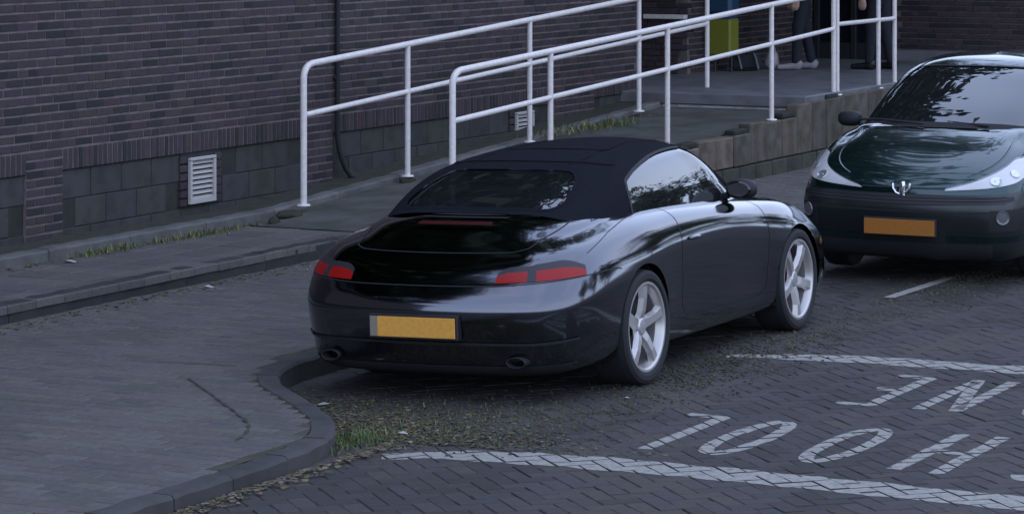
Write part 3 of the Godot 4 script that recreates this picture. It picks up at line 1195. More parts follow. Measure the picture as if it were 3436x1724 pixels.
# wheel facing +x * side; radius of the tyre and of the rim
func wheel(car: Node, at_: Vector3, side: float, ro: float, ri: float, width: float, spokes: int, cap_only := false) -> void:
	var w := Node3D.new()
	w.name = "wheel"
	car.add_child(w, true)
	w.position = at_
	var ax := Vector3(side, 0, 0)
	var h := width * 0.5
	var ty := MB.new()
	ty.lathe(Vector3.ZERO, ax, [Vector2(ri, -h * 0.86), Vector2(ri + 0.02, -h), Vector2(ro - 0.025, -h), Vector2(ro - 0.007, -h * 0.9), Vector2(ro, -h * 0.6), Vector2(ro, h * 0.6), Vector2(ro - 0.007, h * 0.9), Vector2(ro - 0.025, h), Vector2(ri + 0.02, h), Vector2(ri, h * 0.86)], 56, true)
	put("tyre", ty, M.tyre, w)
	var rim := MB.new()
	rim.lathe(Vector3.ZERO, ax, [Vector2(ri - 0.03, -h * 0.8), Vector2(ri - 0.034, h * 0.55), Vector2(ri - 0.02, h * 0.84), Vector2(ri - 0.010, h * 0.93), Vector2(ri + 0.003, h * 0.93), Vector2(ri + 0.003, h * 0.8)], 56)
	var roll := rng.randf() * TAU
	for k in spokes:
		var a := TAU * k / spokes + roll
		var rd := Vector3(0, sin(a), cos(a))
		var tg := ax.cross(rd)
		var prev := []
		var reach := ri - 0.02
		for q in [[0.03, 0.046, 0.62, 0.028], [reach * 0.38, 0.036, 0.78, 0.022], [reach * 0.7, 0.033, 0.86, 0.02], [reach, 0.047, 0.86, 0.026]]:
			var f: float = h * q[2]
			var c: Vector3 = rd * q[0]
			var ring := [c - tg * q[1] + ax * (f - 0.028), c - tg * q[3] + ax * f, c + tg * q[3] + ax * f, c + tg * q[1] + ax * (f - 0.028)]
			if prev.size():
				var mids := [ax - tg, ax, ax + tg]
				for e in 3:
					rim.quad(prev[e], prev[e + 1], ring[e + 1], ring[e], mids[e])
			prev = ring
	put("rim", rim, M.alloy, w)
	var hub := MB.new()
	hub.lathe(Vector3.ZERO, ax, [Vector2(0.058, h * 0.45), Vector2(0.058, h * 0.62), Vector2(0.04, h * 0.72), Vector2(0.0, h * 0.74)], 24)
	put("hub_cap", hub, M.alloy, w)
	var disc := MB.new()
	disc.lathe(Vector3.ZERO, ax, [Vector2(ri * 0.7, -0.01), Vector2(ri * 0.7, 0.012), Vector2(0.06, 0.012)], 32)
	put("brake_disc", disc, M.dark_metal, w)
	var back := MB.new()
	back.lathe(Vector3.ZERO, ax, [Vector2(ri - 0.03, -0.05), Vector2(0.0, -0.05)], 32)
	put("wheel_back", back, M.under, w)

func wheel_well(car: Node, a: float, h: float, r: float, w0: float, w1: float) -> void:
	for side in [-1.0, 1.0]:
		var mb := MB.new()
		var prev := []
		for k in 25:
			var g := lerpf(-0.35, PI + 0.35, k / 24.0)
			var c := Vector3(0, h + sin(g) * r, -(a + cos(g) * r))
			var ring := [c + Vector3(w0 * side, 0, 0), c + Vector3(w1 * side, 0, 0)]
			if prev.size():
				mb.quad(prev[0], prev[1], ring[1], ring[0], Vector3(0, h, -a) - c)
				mb.tri(Vector3(w0 * side, h, -a), prev[0], ring[0], Vector3(side, 0, 0))
			prev = ring
		put("wheel_well", mb, M.under, car)

func flat(x: float) -> Callable:
	return func(_u): return x

func mirror(car: Node, at_: Vector3, side: float, m: Material, faces: float, big := 1.0) -> void:
	var g := Node3D.new()
	g.name = "door_mirror"
	car.add_child(g, true)
	g.position = at_
	g.scale = Vector3.ONE * big
	var sh := MB.new()
	ellipsoid(sh, Vector3.ZERO, Vector3(0.115, 0.07, 0.065), 20, 14, 0.75)
	sh.tube([Vector3(-0.10 * side, -0.04, 0), Vector3(-0.17 * side, -0.075, -0.01)], 0.026, 10)
	put("mirror_shell", sh, m, g)
	var gl := MB.new()
	gl.lathe(Vector3(0, 0, faces * 0.058), Vector3(0, 0, faces), [Vector2(0.0, 0.012), Vector2(0.05, 0.012), Vector2(0.058, 0.0)], 24)
	var o := put("mirror_glass", gl, M.mirror_silver, g)
	o.scale = Vector3(1.6, 1, 1)

func seat(car: Node, x: float, a: float, floor_h: float, flip := 1.0) -> void:
	var s := MB.new()
	s.box(Vector3(x, floor_h + 0.12, -a), Vector3(0.48, 0.14, 0.48), Basis.IDENTITY, 0.04)
	var lean := Basis(Vector3.RIGHT, 0.25 * flip)
	s.box(Vector3(x, floor_h + 0.43, -a + 0.27 * flip), Vector3(0.46, 0.56, 0.13), lean, 0.04)
	s.box(Vector3(x, floor_h + 0.76, -a + 0.355 * flip), Vector3(0.27, 0.17, 0.10), lean, 0.035)
	put("seat", s, M.seat_leather, car)

func build_convertible() -> void:
	var car := thing("convertible_car", at(-7.71, 0.0, 14.0))
	car.position.y = -0.024
	car.rotation.z = 0.03
	tag(car, "black convertible with closed dark blue fabric roof and five spoke wheels", "car")
	var body := net([
		[[0.22, 0, 0.15], [0.24, 0.38, 0.15], [0.32, 0.62, 0.15], [0.55, 0.72, 0.16], [1.08, 0.76, 0.175], [1.62, 0.74, 0.165], [2.25, 0.74, 0.165], [2.85, 0.74, 0.165], [3.43, 0.76, 0.165], [3.92, 0.70, 0.165], [4.18, 0.42, 0.16], [4.27, 0, 0.16]],
		[[0.085, 0, 0.185], [0.11, 0.42, 0.185], [0.21, 0.69, 0.19], [0.47, 0.81, 0.20], [1.08, 0.84, 0.21], [1.62, 0.81, 0.19], [2.25, 0.80, 0.185], [2.85, 0.80, 0.185], [3.43, 0.82, 0.19], [3.98, 0.76, 0.19], [4.27, 0.45, 0.18], [4.36, 0, 0.175]],
		[[0.035, 0, 0.33], [0.065, 0.42, 0.33], [0.165, 0.715, 0.33], [0.45, 0.848, 0.34], [1.08, 0.878, 0.33], [1.62, 0.838, 0.30], [2.25, 0.825, 0.29], [2.85, 0.825, 0.29], [3.43, 0.865, 0.31], [3.99, 0.81, 0.31], [4.33, 0.47, 0.30], [4.42, 0, 0.30]],
		[[0.00, 0, 0.51], [0.035, 0.42, 0.51], [0.14, 0.725, 0.515], [0.43, 0.866, 0.52], [1.08, 0.888, 0.52], [1.62, 0.858, 0.50], [2.25, 0.845, 0.49], [2.85, 0.845, 0.48], [3.43, 0.874, 0.48], [3.98, 0.81, 0.47], [4.33, 0.47, 0.45], [4.43, 0, 0.44]],
		[[0.05, 0, 0.63], [0.085, 0.42, 0.632], [0.18, 0.71, 0.64], [0.455, 0.858, 0.65], [1.08, 0.887, 0.66], [1.62, 0.868, 0.66], [2.25, 0.856, 0.66], [2.85, 0.852, 0.64], [3.43, 0.87, 0.60], [3.96, 0.80, 0.55], [4.27, 0.47, 0.53], [4.37, 0, 0.52]],
		[[0.125, 0, 0.71], [0.155, 0.42, 0.715], [0.235, 0.68, 0.725], [0.485, 0.832, 0.735], [1.08, 0.872, 0.755], [1.62, 0.860, 0.775], [2.25, 0.848, 0.782], [2.85, 0.84, 0.75], [3.43, 0.848, 0.70], [3.90, 0.775, 0.62], [4.17, 0.47, 0.60], [4.28, 0, 0.585]],
		[[0.215, 0, 0.765], [0.235, 0.40, 0.772], [0.30, 0.62, 0.79], [0.53, 0.765, 0.815], [1.05, 0.815, 0.855], [1.62, 0.815, 0.868], [2.25, 0.805, 0.86], [2.85, 0.79, 0.825], [3.43, 0.765, 0.795], [3.82, 0.70, 0.71], [4.03, 0.45, 0.67], [4.13, 0, 0.655]],
		[[0.35, 0, 0.84], [0.37, 0.36, 0.843], [0.43, 0.53, 0.85], [0.63, 0.655, 0.87], [1.05, 0.70, 0.915], [1.62, 0.725, 0.918], [2.25, 0.715, 0.90], [2.85, 0.69, 0.872], [3.40, 0.62, 0.832], [3.72, 0.56, 0.75], [3.87, 0.38, 0.725], [3.95, 0, 0.72]],
		[[0.58, 0, 0.945], [0.59, 0.25, 0.945], [0.64, 0.42, 0.94], [0.80, 0.52, 0.95], [1.10, 0.56, 0.96], [1.62, 0.58, 0.93], [2.25, 0.58, 0.90], [2.85, 0.56, 0.885], [3.33, 0.45, 0.865], [3.55, 0.36, 0.815], [3.64, 0.22, 0.805], [3.68, 0, 0.805]],
		[[0.88, 0, 1.015], [0.93, 0, 1.016], [1.0, 0, 1.016], [1.1, 0, 1.015], [1.25, 0, 1.0], [1.62, 0, 0.94], [2.25, 0, 0.91], [2.85, 0, 0.895], [3.2, 0, 0.885], [3.35, 0, 0.865], [3.4, 0, 0.86], [3.42, 0, 0.855]],
	])
	var arches := [Vector3(1.08, 0.318, 0.352), Vector3(3.43, 0.318, 0.348)]
	var shell := MB.new()
	for side in [-1.0, 1.0]:
		skin(shell, body, 0.0, 11.0, 132, flat(0.0), flat(9.0), 76, side, 0.0, arches)
	put("body", shell, M.black_paint, car)
	var pan := MB.new()
	pan.box(Vector3(0, 0.19, -2.25), Vector3(1.42, 0.05, 3.7), Basis.IDENTITY, 0.01)
	put("underbody", pan, M.under, car)
	wheel_well(car, 1.08, 0.318, 0.354, 0.50, 0.83)
	wheel_well(car, 3.43, 0.318, 0.350, 0.50, 0.82)
	# --- roof
	var top := net([
		[[0.66, 0, 0.972], [0.68, 0.38, 0.966], [0.80, 0.61, 0.925], [1.28, 0.712, 0.908], [2.3, 0.705, 0.893], [2.98, 0.66, 0.868], [3.22, 0.36, 0.885], [3.30, 0, 0.89]],
		[[0.85, 0, 1.055], [0.87, 0.37, 1.05], [0.98, 0.585, 1.025], [1.31, 0.675, 1.015], [2.28, 0.665, 1.02], [2.78, 0.62, 1.01], [3.00, 0.34, 1.025], [3.07, 0, 1.03]],
		[[1.07, 0, 1.135], [1.09, 0.35, 1.13], [1.18, 0.54, 1.11], [1.39, 0.615, 1.112], [2.25, 0.60, 1.14], [2.60, 0.575, 1.13], [2.79, 0.32, 1.15], [2.85, 0, 1.155]],
		[[1.33, 0, 1.203], [1.35, 0.33, 1.198], [1.43, 0.475, 1.183], [1.58, 0.53, 1.187], [2.2, 0.53, 1.21], [2.46, 0.515, 1.205], [2.62, 0.30, 1.228], [2.67, 0, 1.235]],
		[[1.68, 0, 1.243], [1.69, 0.22, 1.24], [1.74, 0.33, 1.233], [1.84, 0.37, 1.238], [2.18, 0.38, 1.252], [2.38, 0.36, 1.25], [2.48, 0.20, 1.262], [2.51, 0, 1.267]],
		[[2.0, 0, 1.263], [2.02, 0, 1.264], [2.05, 0, 1.265], [2.1, 0, 1.266], [2.2, 0, 1.269], [2.25, 0, 1.27], [2.28, 0, 1.27], [2.3, 0, 1.27]],
	])
	var vtop := func(u): return 3.15 - 1.35 * pow(1.0 - clampf((u - 3.0) / 0.9, 0.0, 1.0), 2.4) + 0.12 * clampf((u - 3.9) / 1.0, 0.0, 1.0)
	var rlo := func(u): return 0.28 + 0.5 * pow(clampf((u - 1.0) / 0.5, 0.0, 1.0), 3.0)
	var rhi := func(u): return 2.55 - 0.75 * pow(clampf((u - 0.8) / 0.7, 0.0, 1.0), 3.0)
	var cloth := MB.new()
	for side in [-1.0, 1.0]:
		skin(cloth, top, 0.0, 1.5, 20, flat(0.0), rlo, 4, side)
		skin(cloth, top, 0.0, 1.5, 20, rhi, flat(5.0), 14, side)
		skin(cloth, top, 1.5, 3.0, 18, flat(0.0), flat(5.0), 24, side)
		skin(cloth, top, 3.0, 4.95, 26, vtop, flat(5.0), 12, side)
		skin(cloth, top, 4.95, 7.0, 20, flat(3.55), flat(5.0), 8, side)
	put("fabric_roof", cloth, M.canvas, car)
	for side in [-1.0, 1.0]:
		var seams := MB.new()
		ribbon(seams, top, [Vector2(0.9, 2.9), Vector2(1.5, 4.0), Vector2(4.0, 4.35), Vector2(6.0, 3.6)], 0.012, side, 0.003)
		put("roof_seam", seams, M.canvas, car)
	for v in [3.1, 4.25]:
		for side in [-1.0, 1.0]:
			var bow := MB.new()
			ribbon(bow, top, [Vector2(0.0, v), Vector2(1.6, v), Vector2(2.6, v - 0.1)], 0.03, side, 0.005)
			put("roof_bow", bow, M.canvas, car)
	var rw := MB.new()
	var rim := MB.new()
	for side in [-1.0, 1.0]:
		skin(rw, top, 0.0, 1.5, 24, rlo, rhi, 16, side, -0.006)
		var keys := []
		for k in 13:
			var u := 1.5 * k / 12.0
			keys.append(Vector2(u, rhi.call(u)))
		for k in 13:
			var u := 1.5 * (12 - k) / 12.0
			keys.append(Vector2(u, rlo.call(u)))
		ribbon(rim, top, keys, 0.02, side, 0.002, 3)
	put("rear_window", rw, M.tinted_glass, car)
	put("window_seal", rim, M.canvas, car)
	for side in [-1.0, 1.0]:
		var sw := MB.new()
		skin(sw, top, 3.04, 4.9, 30, flat(-0.0), func(u): return vtop.call(u) - 0.04, 14, side, -0.004)
		put("side_window", sw, M.tinted_glass, car)
		var seal := MB.new()
		var keys := [Vector2(3.02, 0.0)]
		for k in 12:
			var u := 3.02 + 1.88 * k / 11.0
			keys.append(Vector2(u, vtop.call(u) - 0.03))
		ribbon(seal, top, keys, 0.022, side, 0.003, 4)
		put("window_seal", seal, M.black_rubber, car)
		var pil := MB.new()
		skin(pil, top, 4.88, 5.12, 4, flat(0.0), flat(3.58), 24, side, 0.008)
		put("windscreen_pillar", pil, M.black_paint, car)
	var ws := MB.new()
	var head := MB.new()
	for side in [-1.0, 1.0]:
		skin(ws, top, 5.1, 7.0, 20, flat(0.0), flat(3.3), 16, side, -0.003)
		skin(head, top, 5.1, 7.0, 20, flat(3.28), flat(3.58), 4, side, 0.004)
	put("windscreen", ws, M.tinted_glass, car)
	put("windscreen_header", head, M.black_paint, car)
	# --- cabin
	seat(car, -0.36, 1.95, 0.32)
	seat(car, 0.36, 1.95, 0.32)
	var dash := MB.new()
	dash.box(Vector3(0, 0.78, -2.86), Vector3(1.25, 0.2, 0.42), Basis(Vector3.RIGHT, -0.1), 0.05)
	put("dashboard", dash, M.seat_leather, car)
	var wheel_ := MB.new()
	var ring := []
	for k in 25:
		var g := TAU * k / 24.0
		ring.append(Vector3(-0.36 + 0.18 * cos(g), 0.86 + 0.17 * sin(g), -2.52 - 0.05 * sin(g)))
	wheel_.tube(ring, 0.015, 8, false)
	put("steering_wheel", wheel_, M.black_plastic, car)
	# --- tail lamps: red below, smoked above, on the corner of the body
	for side in [-1.0, 1.0]:
		var lamp := Node3D.new()
		lamp.name = "tail_lamp"
		car.add_child(lamp, true)
		for q in [["inner_lens", 1.06, 1.62, 0.0, 0.62, M.red_lens], ["divider", 1.62, 1.80, 0.0, 0.95, M.smoke_lens], ["outer_lens", 1.80, 2.86, 0.0, 0.60, M.red_lens], ["upper_lens", 1.06, 1.62, 0.62, 1.0, M.smoke_lens], ["indicator_lens", 1.80, 2.86, 0.60, 1.0, M.smoke_lens]]:
			var mb := MB.new()
			var f0: float = q[3]
			var f1: float = q[4]
			var base_lo := func(u): return 4.22 + 0.06 * (u - 1.0)
			var base_hi := func(u): return 5.24 + 0.22 * clampf((u - 1.2) / 1.2, 0.0, 1.0) - 0.5 * pow(clampf((u - 2.35) / 0.5, 0.0, 1.0), 2.0) - 0.55 * pow(clampf((1.3 - u) / 0.28, 0.0, 1.0), 2.0)
			skin(mb, body, q[1], q[2], 12, func(u): return lerpf(base_lo.call(u), base_hi.call(u), f0), func(u): return lerpf(base_lo.call(u), base_hi.call(u), f1), 8, side, 0.004)
			put(q[0], mb, q[5], lamp)
	# --- shut lines
	for side in [-1.0, 1.0]:
		seam(car, body, [Vector2(5.02, 7.4), Vector2(5.02, 6.0), Vector2(5.0, 4.0), Vector2(5.05, 2.4), Vector2(5.2, 2.0), Vector2(6.0, 1.95), Vector2(7.0, 1.95), Vector2(7.16, 2.2), Vector2(7.2, 4.0), Vector2(7.15, 6.0), Vector2(7.0, 7.2)], 0.006, side)
		seam(car, body, [Vector2(0.0, 6.42), Vector2(1.3, 6.42), Vector2(1.75, 6.6), Vector2(2.2, 7.1), Vector2(3.0, 7.75), Vector2(3.7, 8.0)], 0.007, side)
		seam(car, body, [Vector2(0.0, 4.1), Vector2(1.0, 4.1), Vector2(2.9, 4.3), Vector2(3.4, 4.35), Vector2(3.52, 4.2)], 0.006, side)
		seam(car, body, [Vector2(3.0, 5.6), Vector2(3.6, 6.35), Vector2(4.4, 7.0), Vector2(5.0, 7.4)], 0.004, side)
		seam(car, body, [Vector2(3.7, 8.0), Vector2(3.55, 7.4), Vector2(4.2, 7.35), Vector2(5.0, 7.42)], 0.005, side)
	# --- rear spoiler lip with the high brake lamp
	var slots := MB.new()
	for side in [-1.0, 1.0]:
		for k in 2:
			ribbon(slots, body, [Vector2(0.0, 8.1 + 0.14 * k), Vector2(1.2, 8.1 + 0.14 * k)], 0.018, side, 0.003)
	put("air_grille", slots, M.black_plastic, car)
	var hb := MB.new()
	for side in [-1.0, 1.0]:
		skin(hb, body, 0.0, 0.75, 8, flat(7.64), flat(7.78), 3, side, 0.02)
	put("high_brake_lamp", hb, M.dark_red_lens, car)
	# --- bumper details
	var low := MB.new()
	for side in [-1.0, 1.0]:
		ribbon(low, body, [Vector2(0.0, 2.05), Vector2(1.6, 2.05), Vector2(2.7, 2.1)], 0.016, side, 0.006)
		skin(low, body, 0.0, 2.6, 24, flat(0.3), flat(1.3), 4, side, 0.003)
	put("rear_valance", low, M.black_plastic, car)
	for side in [-1.0, 1.0]:
		var ex := MB.new()
		ex.lathe(Vector3.ZERO, Vector3(0, 0, 1), [Vector2(0.05, -0.22), Vector2(0.05, 0.0), Vector2(0.044, 0.004), Vector2(0.042, -0.01), Vector2(0.042, -0.2), Vector2(0.0, -0.2)], 28)
		var o := put("exhaust_tip", ex, M.under, car)
		o.position = Vector3(0.57 * side, 0.243, -0.075)
		o.scale = Vector3(1.1, 0.55, 1)
		var lip_ring := MB.new()
		var hoop := []
		for k in 29:
			hoop.append(Vector3(0.05 * cos(TAU * k / 28.0) * 1.1, 0.05 * sin(TAU * k / 28.0) * 0.55, 0))
		lip_ring.tube(hoop, 0.003, 6, false)
		put("exhaust_ring", lip_ring, M.dull_steel, car).position = Vector3(0.57 * side, 0.243, -0.072)
	var pl := Node3D.new()
	pl.name = "number_plate"
	car.add_child(pl)
	pl.position = Vector3(0, 0.425, 0.022)
	var holder := MB.new()
	holder.box(Vector3(0, 0, -0.03), Vector3(0.545, 0.135, 0.05), Basis.IDENTITY, 0.006)
	put("plate_holder", holder, M.black_plastic, pl)
	var face := MB.new()
	face.box(Vector3(0.022, 0, 0), Vector3(0.474, 0.108, 0.006), Basis.IDENTITY, 0.002)
	put("plate_face", face, M.plate_yellow, pl)
	var band := MB.new()
	band.box(Vector3(-0.238, 0, 0), Vector3(0.045, 0.108, 0.0058), Basis.IDENTITY, 0.002)
	put("plate_band", band, M.plate_blue, pl)
	for side in [-1.0, 1.0]:
		mirror(car, Vector3(0.80 * side, 0.945, -2.68), side, M.black_plastic, 1.0, 0.85)
		var hd := MB.new()
		ellipsoid(hd, Vector3.ZERO, Vector3(0.016, 0.014, 0.085), 14, 8)
		put("door_handle", hd, M.black_paint, car).position = Vector3(0.872 * side, 0.745, -1.80)
		wheel(car, Vector3(0.762 * side, 0.318, -1.08), side, 0.318, 0.247, 0.255, 5)
		wheel(car, Vector3(0.752 * side, 0.318, -3.43), side, 0.318, 0.247, 0.225, 5)

func build_hatchback() -> void:
	var car := thing("hatchback_car", at(-7.06, 0.0, 19.85))
	tag(car, "dark green hatchback facing the street with almond headlamps and silver bonnet emblem", "car")
	var body := net([
		[[0.26, 0, 0.17], [0.28, 0.40, 0.17], [0.36, 0.62, 0.17], [0.55, 0.71, 0.18], [0.87, 0.74, 0.17], [1.5, 0.74, 0.17], [2.2, 0.74, 0.17], [2.9, 0.74, 0.17], [3.48, 0.74, 0.19], [3.85, 0.70, 0.22], [3.98, 0.42, 0.23], [4.0, 0, 0.23]],
		[[0.10, 0, 0.19], [0.12, 0.42, 0.19], [0.18, 0.695, 0.195], [0.48, 0.79, 0.21], [0.87, 0.81, 0.20], [1.5, 0.80, 0.2], [2.2, 0.80, 0.2], [2.9, 0.80, 0.2], [3.48, 0.80, 0.22], [3.9, 0.77, 0.24], [4.1, 0.45, 0.25], [4.14, 0, 0.25]],
		[[0.03, 0, 0.35], [0.06, 0.42, 0.35], [0.13, 0.725, 0.355], [0.46, 0.83, 0.36], [0.87, 0.855, 0.36], [1.5, 0.835, 0.36], [2.2, 0.83, 0.36], [2.9, 0.835, 0.36], [3.48, 0.85, 0.38], [3.92, 0.81, 0.38], [4.16, 0.46, 0.38], [4.2, 0, 0.38]],
		[[0.00, 0, 0.53], [0.035, 0.42, 0.53], [0.12, 0.74, 0.54], [0.46, 0.848, 0.55], [0.87, 0.867, 0.55], [1.5, 0.85, 0.56], [2.2, 0.845, 0.56], [2.9, 0.85, 0.57], [3.48, 0.86, 0.58], [3.92, 0.82, 0.58], [4.17, 0.46, 0.58], [4.21, 0, 0.58]],
		[[0.035, 0, 0.64], [0.075, 0.42, 0.645], [0.16, 0.722, 0.66], [0.49, 0.835, 0.69], [0.87, 0.858, 0.71], [1.5, 0.852, 0.73], [2.2, 0.85, 0.74], [2.9, 0.852, 0.76], [3.48, 0.85, 0.78], [3.9, 0.81, 0.78], [4.14, 0.46, 0.78], [4.18, 0, 0.78]],
		[[0.09, 0, 0.70], [0.135, 0.40, 0.715], [0.235, 0.685, 0.755], [0.53, 0.80, 0.81], [0.87, 0.832, 0.84], [1.5, 0.838, 0.86], [2.2, 0.837, 0.88], [2.9, 0.835, 0.90], [3.48, 0.825, 0.92], [3.88, 0.78, 0.92], [4.1, 0.45, 0.92], [4.13, 0, 0.92]],
		[[0.22, 0, 0.785], [0.26, 0.37, 0.80], [0.37, 0.625, 0.838], [0.62, 0.735, 0.90], [0.90, 0.785, 0.94], [1.5, 0.80, 0.945], [2.2, 0.80, 0.955], [2.9, 0.79, 0.97], [3.46, 0.77, 0.99], [3.8, 0.72, 0.99], [4.0, 0.42, 0.99], [4.03, 0, 0.99]],
		[[0.48, 0, 0.90], [0.50, 0.33, 0.91], [0.60, 0.52, 0.94], [0.76, 0.62, 0.97], [0.98, 0.69, 1.005], [1.5, 0.74, 0.99], [2.2, 0.75, 0.985], [2.9, 0.74, 1.0], [3.4, 0.70, 1.01], [3.7, 0.62, 1.01], [3.85, 0.36, 1.01], [3.88, 0, 1.01]],
		[[0.78, 0, 1.0], [0.80, 0.25, 1.005], [0.86, 0.40, 1.02], [0.95, 0.50, 1.035], [1.1, 0.58, 1.045], [1.5, 0.60, 1.02], [2.2, 0.60, 1.0], [2.9, 0.60, 1.0], [3.3, 0.55, 1.01], [3.5, 0.45, 1.01], [3.6, 0.25, 1.01], [3.62, 0, 1.01]],
		[[1.0, 0, 1.05], [1.02, 0, 1.052], [1.06, 0, 1.055], [1.1, 0, 1.055], [1.3, 0, 1.05], [1.6, 0, 1.02], [2.2, 0, 1.0], [2.8, 0, 1.0], [3.1, 0, 1.0], [3.2, 0, 1.0], [3.25, 0, 1.0], [3.3, 0, 1.0]],
	])
	var shell := MB.new()
	for side in [-1.0, 1.0]:
		skin(shell, body, 0.0, 11.0, 121, flat(0.0), flat(9.0), 68, side, 0.0, [Vector3(0.87, 0.30, 0.335), Vector3(3.48, 0.30, 0.335)])
	put("body", shell, M.green_paint, car)
	var pan := MB.new()
	pan.box(Vector3(0, 0.21, -2.1), Vector3(1.42, 0.05, 3.5), Basis.IDENTITY, 0.01)
	put("underbody", pan, M.under, car)
	wheel_well(car, 0.87, 0.30, 0.337, 0.50, 0.80)
	wheel_well(car, 3.48, 0.30, 0.337, 0.50, 0.80)
	var top := net([
		[[0.90, 0, 1.035], [0.95, 0.42, 1.03], [1.14, 0.70, 1.0], [1.7, 0.758, 0.97], [2.4, 0.762, 0.97], [3.2, 0.742, 0.985], [3.8, 0.60, 1.0], [3.95, 0, 1.0]],
		[[1.14, 0, 1.17], [1.18, 0.40, 1.165], [1.34, 0.655, 1.14], [1.75, 0.715, 1.14], [2.4, 0.72, 1.15], [3.15, 0.70, 1.16], [3.68, 0.57, 1.17], [3.82, 0, 1.18]],
		[[1.42, 0, 1.305], [1.46, 0.37, 1.30], [1.58, 0.60, 1.28], [1.85, 0.655, 1.285], [2.4, 0.67, 1.30], [3.1, 0.65, 1.30], [3.55, 0.53, 1.30], [3.68, 0, 1.32]],
		[[1.70, 0, 1.425], [1.73, 0.33, 1.42], [1.82, 0.53, 1.405], [2.0, 0.585, 1.415], [2.4, 0.60, 1.43], [3.0, 0.58, 1.43], [3.4, 0.47, 1.42], [3.52, 0, 1.44]],
		[[1.95, 0, 1.495], [1.97, 0.26, 1.492], [2.03, 0.38, 1.485], [2.15, 0.42, 1.49], [2.4, 0.43, 1.50], [2.85, 0.41, 1.495], [3.15, 0.33, 1.485], [3.25, 0, 1.49]],
		[[2.25, 0, 1.522], [2.27, 0, 1.522], [2.3, 0, 1.524], [2.35, 0, 1.525], [2.45, 0, 1.525], [2.6, 0, 1.525], [2.75, 0, 1.524], [2.8, 0, 1.523]],
	])
	var roof := MB.new()
	var ws := MB.new()
	var seal := MB.new()
	for side in [-1.0, 1.0]:
		skin(roof, top, 0.0, 1.82, 18, flat(3.2), flat(5.0), 12, side)
		skin(roof, top, 1.82, 2.16, 6, flat(0.0), flat(5.0), 26, side, 0.004)
		skin(roof, top, 2.16, 5.6, 40, flat(3.0), flat(5.0), 12, side)
		skin(roof, top, 5.6, 7.0, 14, flat(0.0), flat(5.0), 20, side)
		skin(ws, top, 0.0, 1.84, 24, flat(0.0), flat(3.22), 20, side, -0.004)
		ribbon(seal, top, [Vector2(0.0, 3.2), Vector2(1.4, 3.2), Vector2(1.8, 3.1), Vector2(1.84, 2.0), Vector2(1.84, 0.05)], 0.018, side, 0.003)
		ribbon(seal, top, [Vector2(0.0, 0.12), Vector2(1.0, 0.12), Vector2(1.8, 0.1)], 0.07, side, 0.004)
	put("roof", roof, M.green_paint, car)
	put("windscreen", ws, M.tinted_glass, car)
	put("windscreen_seal", seal, M.black_rubber, car)
	for side in [-1.0, 1.0]:
		var sw := MB.new()
		skin(sw, top, 2.16, 5.6, 34, flat(0.0), flat(3.02), 14, side, -0.004)
		put("side_window", sw, M.tinted_glass, car)
		var pill := MB.new()
		ribbon(pill, top, [Vector2(3.75, 0.0), Vector2(3.75, 3.0)], 0.07, side, 0.004)
		put("door_pillar", pill, M.black_rubber, car)
	for side in [-1.0, 1.0]:
		var wp := MB.new()
		wp.tube([Vector3(0.25 * side + 0.1, 1.055, -0.93), Vector3(0.25 * side - 0.25, 1.075, -0.995), Vector3(0.25 * side - 0.42, 1.07, -1.0)], 0.009, 6)
		put("wiper", wp, M.black_rubber, car)
		seat(car, 0.36 * side, 2.05, 0.42, -1.0)
	var dash := MB.new()
	dash.box(Vector3(0, 0.93, -1.45), Vector3(1.3, 0.2, 0.5), Basis.IDENTITY, 0.05)
	put("dashboard", dash, M.seat_leather, car)
	# --- headlamps: bright housing, two bowls, clear lens
	for side in [-1.0, 1.0]:
		var lamp := Node3D.new()
		lamp.name = "headlamp"
		car.add_child(lamp, true)
		var lo := func(u): return 4.22 + 0.30 * clampf((u - 0.72) / 2.1, 0.0, 1.0) + 0.55 * pow(clampf((u - 2.2) / 0.75, 0.0, 1.0), 2.2)
		var hi := func(u): return 4.32 + 1.6 * pow(clampf((u - 0.72) / 1.7, 0.0, 1.0), 0.85) - 0.25 * pow(clampf((u - 2.4) / 0.5, 0.0, 1.0), 2.0)
		var hs := MB.new()
		skin(hs, body, 0.72, 2.9, 26, lo, hi, 8, side, 0.003)
		put("housing", hs, M.lamp_grey, lamp)
		for q in [[1.78, 4.78, 0.042], [2.32, 5.0, 0.036]]:
			var p := net_at(body, q[0], q[1])
			var nn := net_normal(body, q[0], q[1])
			var bowl := MB.new()
			bowl.lathe(to_car(p + nn * 0.007, side), to_car(nn, side), [Vector2(q[2], 0.0), Vector2(q[2] * 0.95, 0.003), Vector2(q[2] * 0.6, -0.001), Vector2(q[2] * 0.3, -0.002), Vector2(0.0, 0.002)], 28)
			put("reflector", bowl, M.chrome, lamp)
		var ln := MB.new()
		skin(ln, body, 0.74, 2.88, 26, lo, hi, 8, side, 0.02)
		put("lens", ln, M.clear_lens, lamp)
	# --- bonnet and bumper
	for side in [-1.0, 1.0]:
		seam(car, body, [Vector2(0.0, 4.55), Vector2(0.72, 4.42)], 0.010, side, 0.002)
		seam(car, body, [Vector2(2.5, 5.75), Vector2(3.1, 6.25), Vector2(3.8, 6.75), Vector2(4.1, 7.4)], 0.007, side)
		seam(car, body, [Vector2(2.9, 4.6), Vector2(3.05, 4.1), Vector2(3.3, 3.8)], 0.006, side)
		seam(car, body, [Vector2(5.0, 7.4), Vector2(5.0, 4.0), Vector2(5.0, 1.6)], 0.006, side)
		seam(car, body, [Vector2(7.4, 7.4), Vector2(7.4, 4.0), Vector2(7.3, 1.6), Vector2(5.0, 1.6)], 0.006, side)
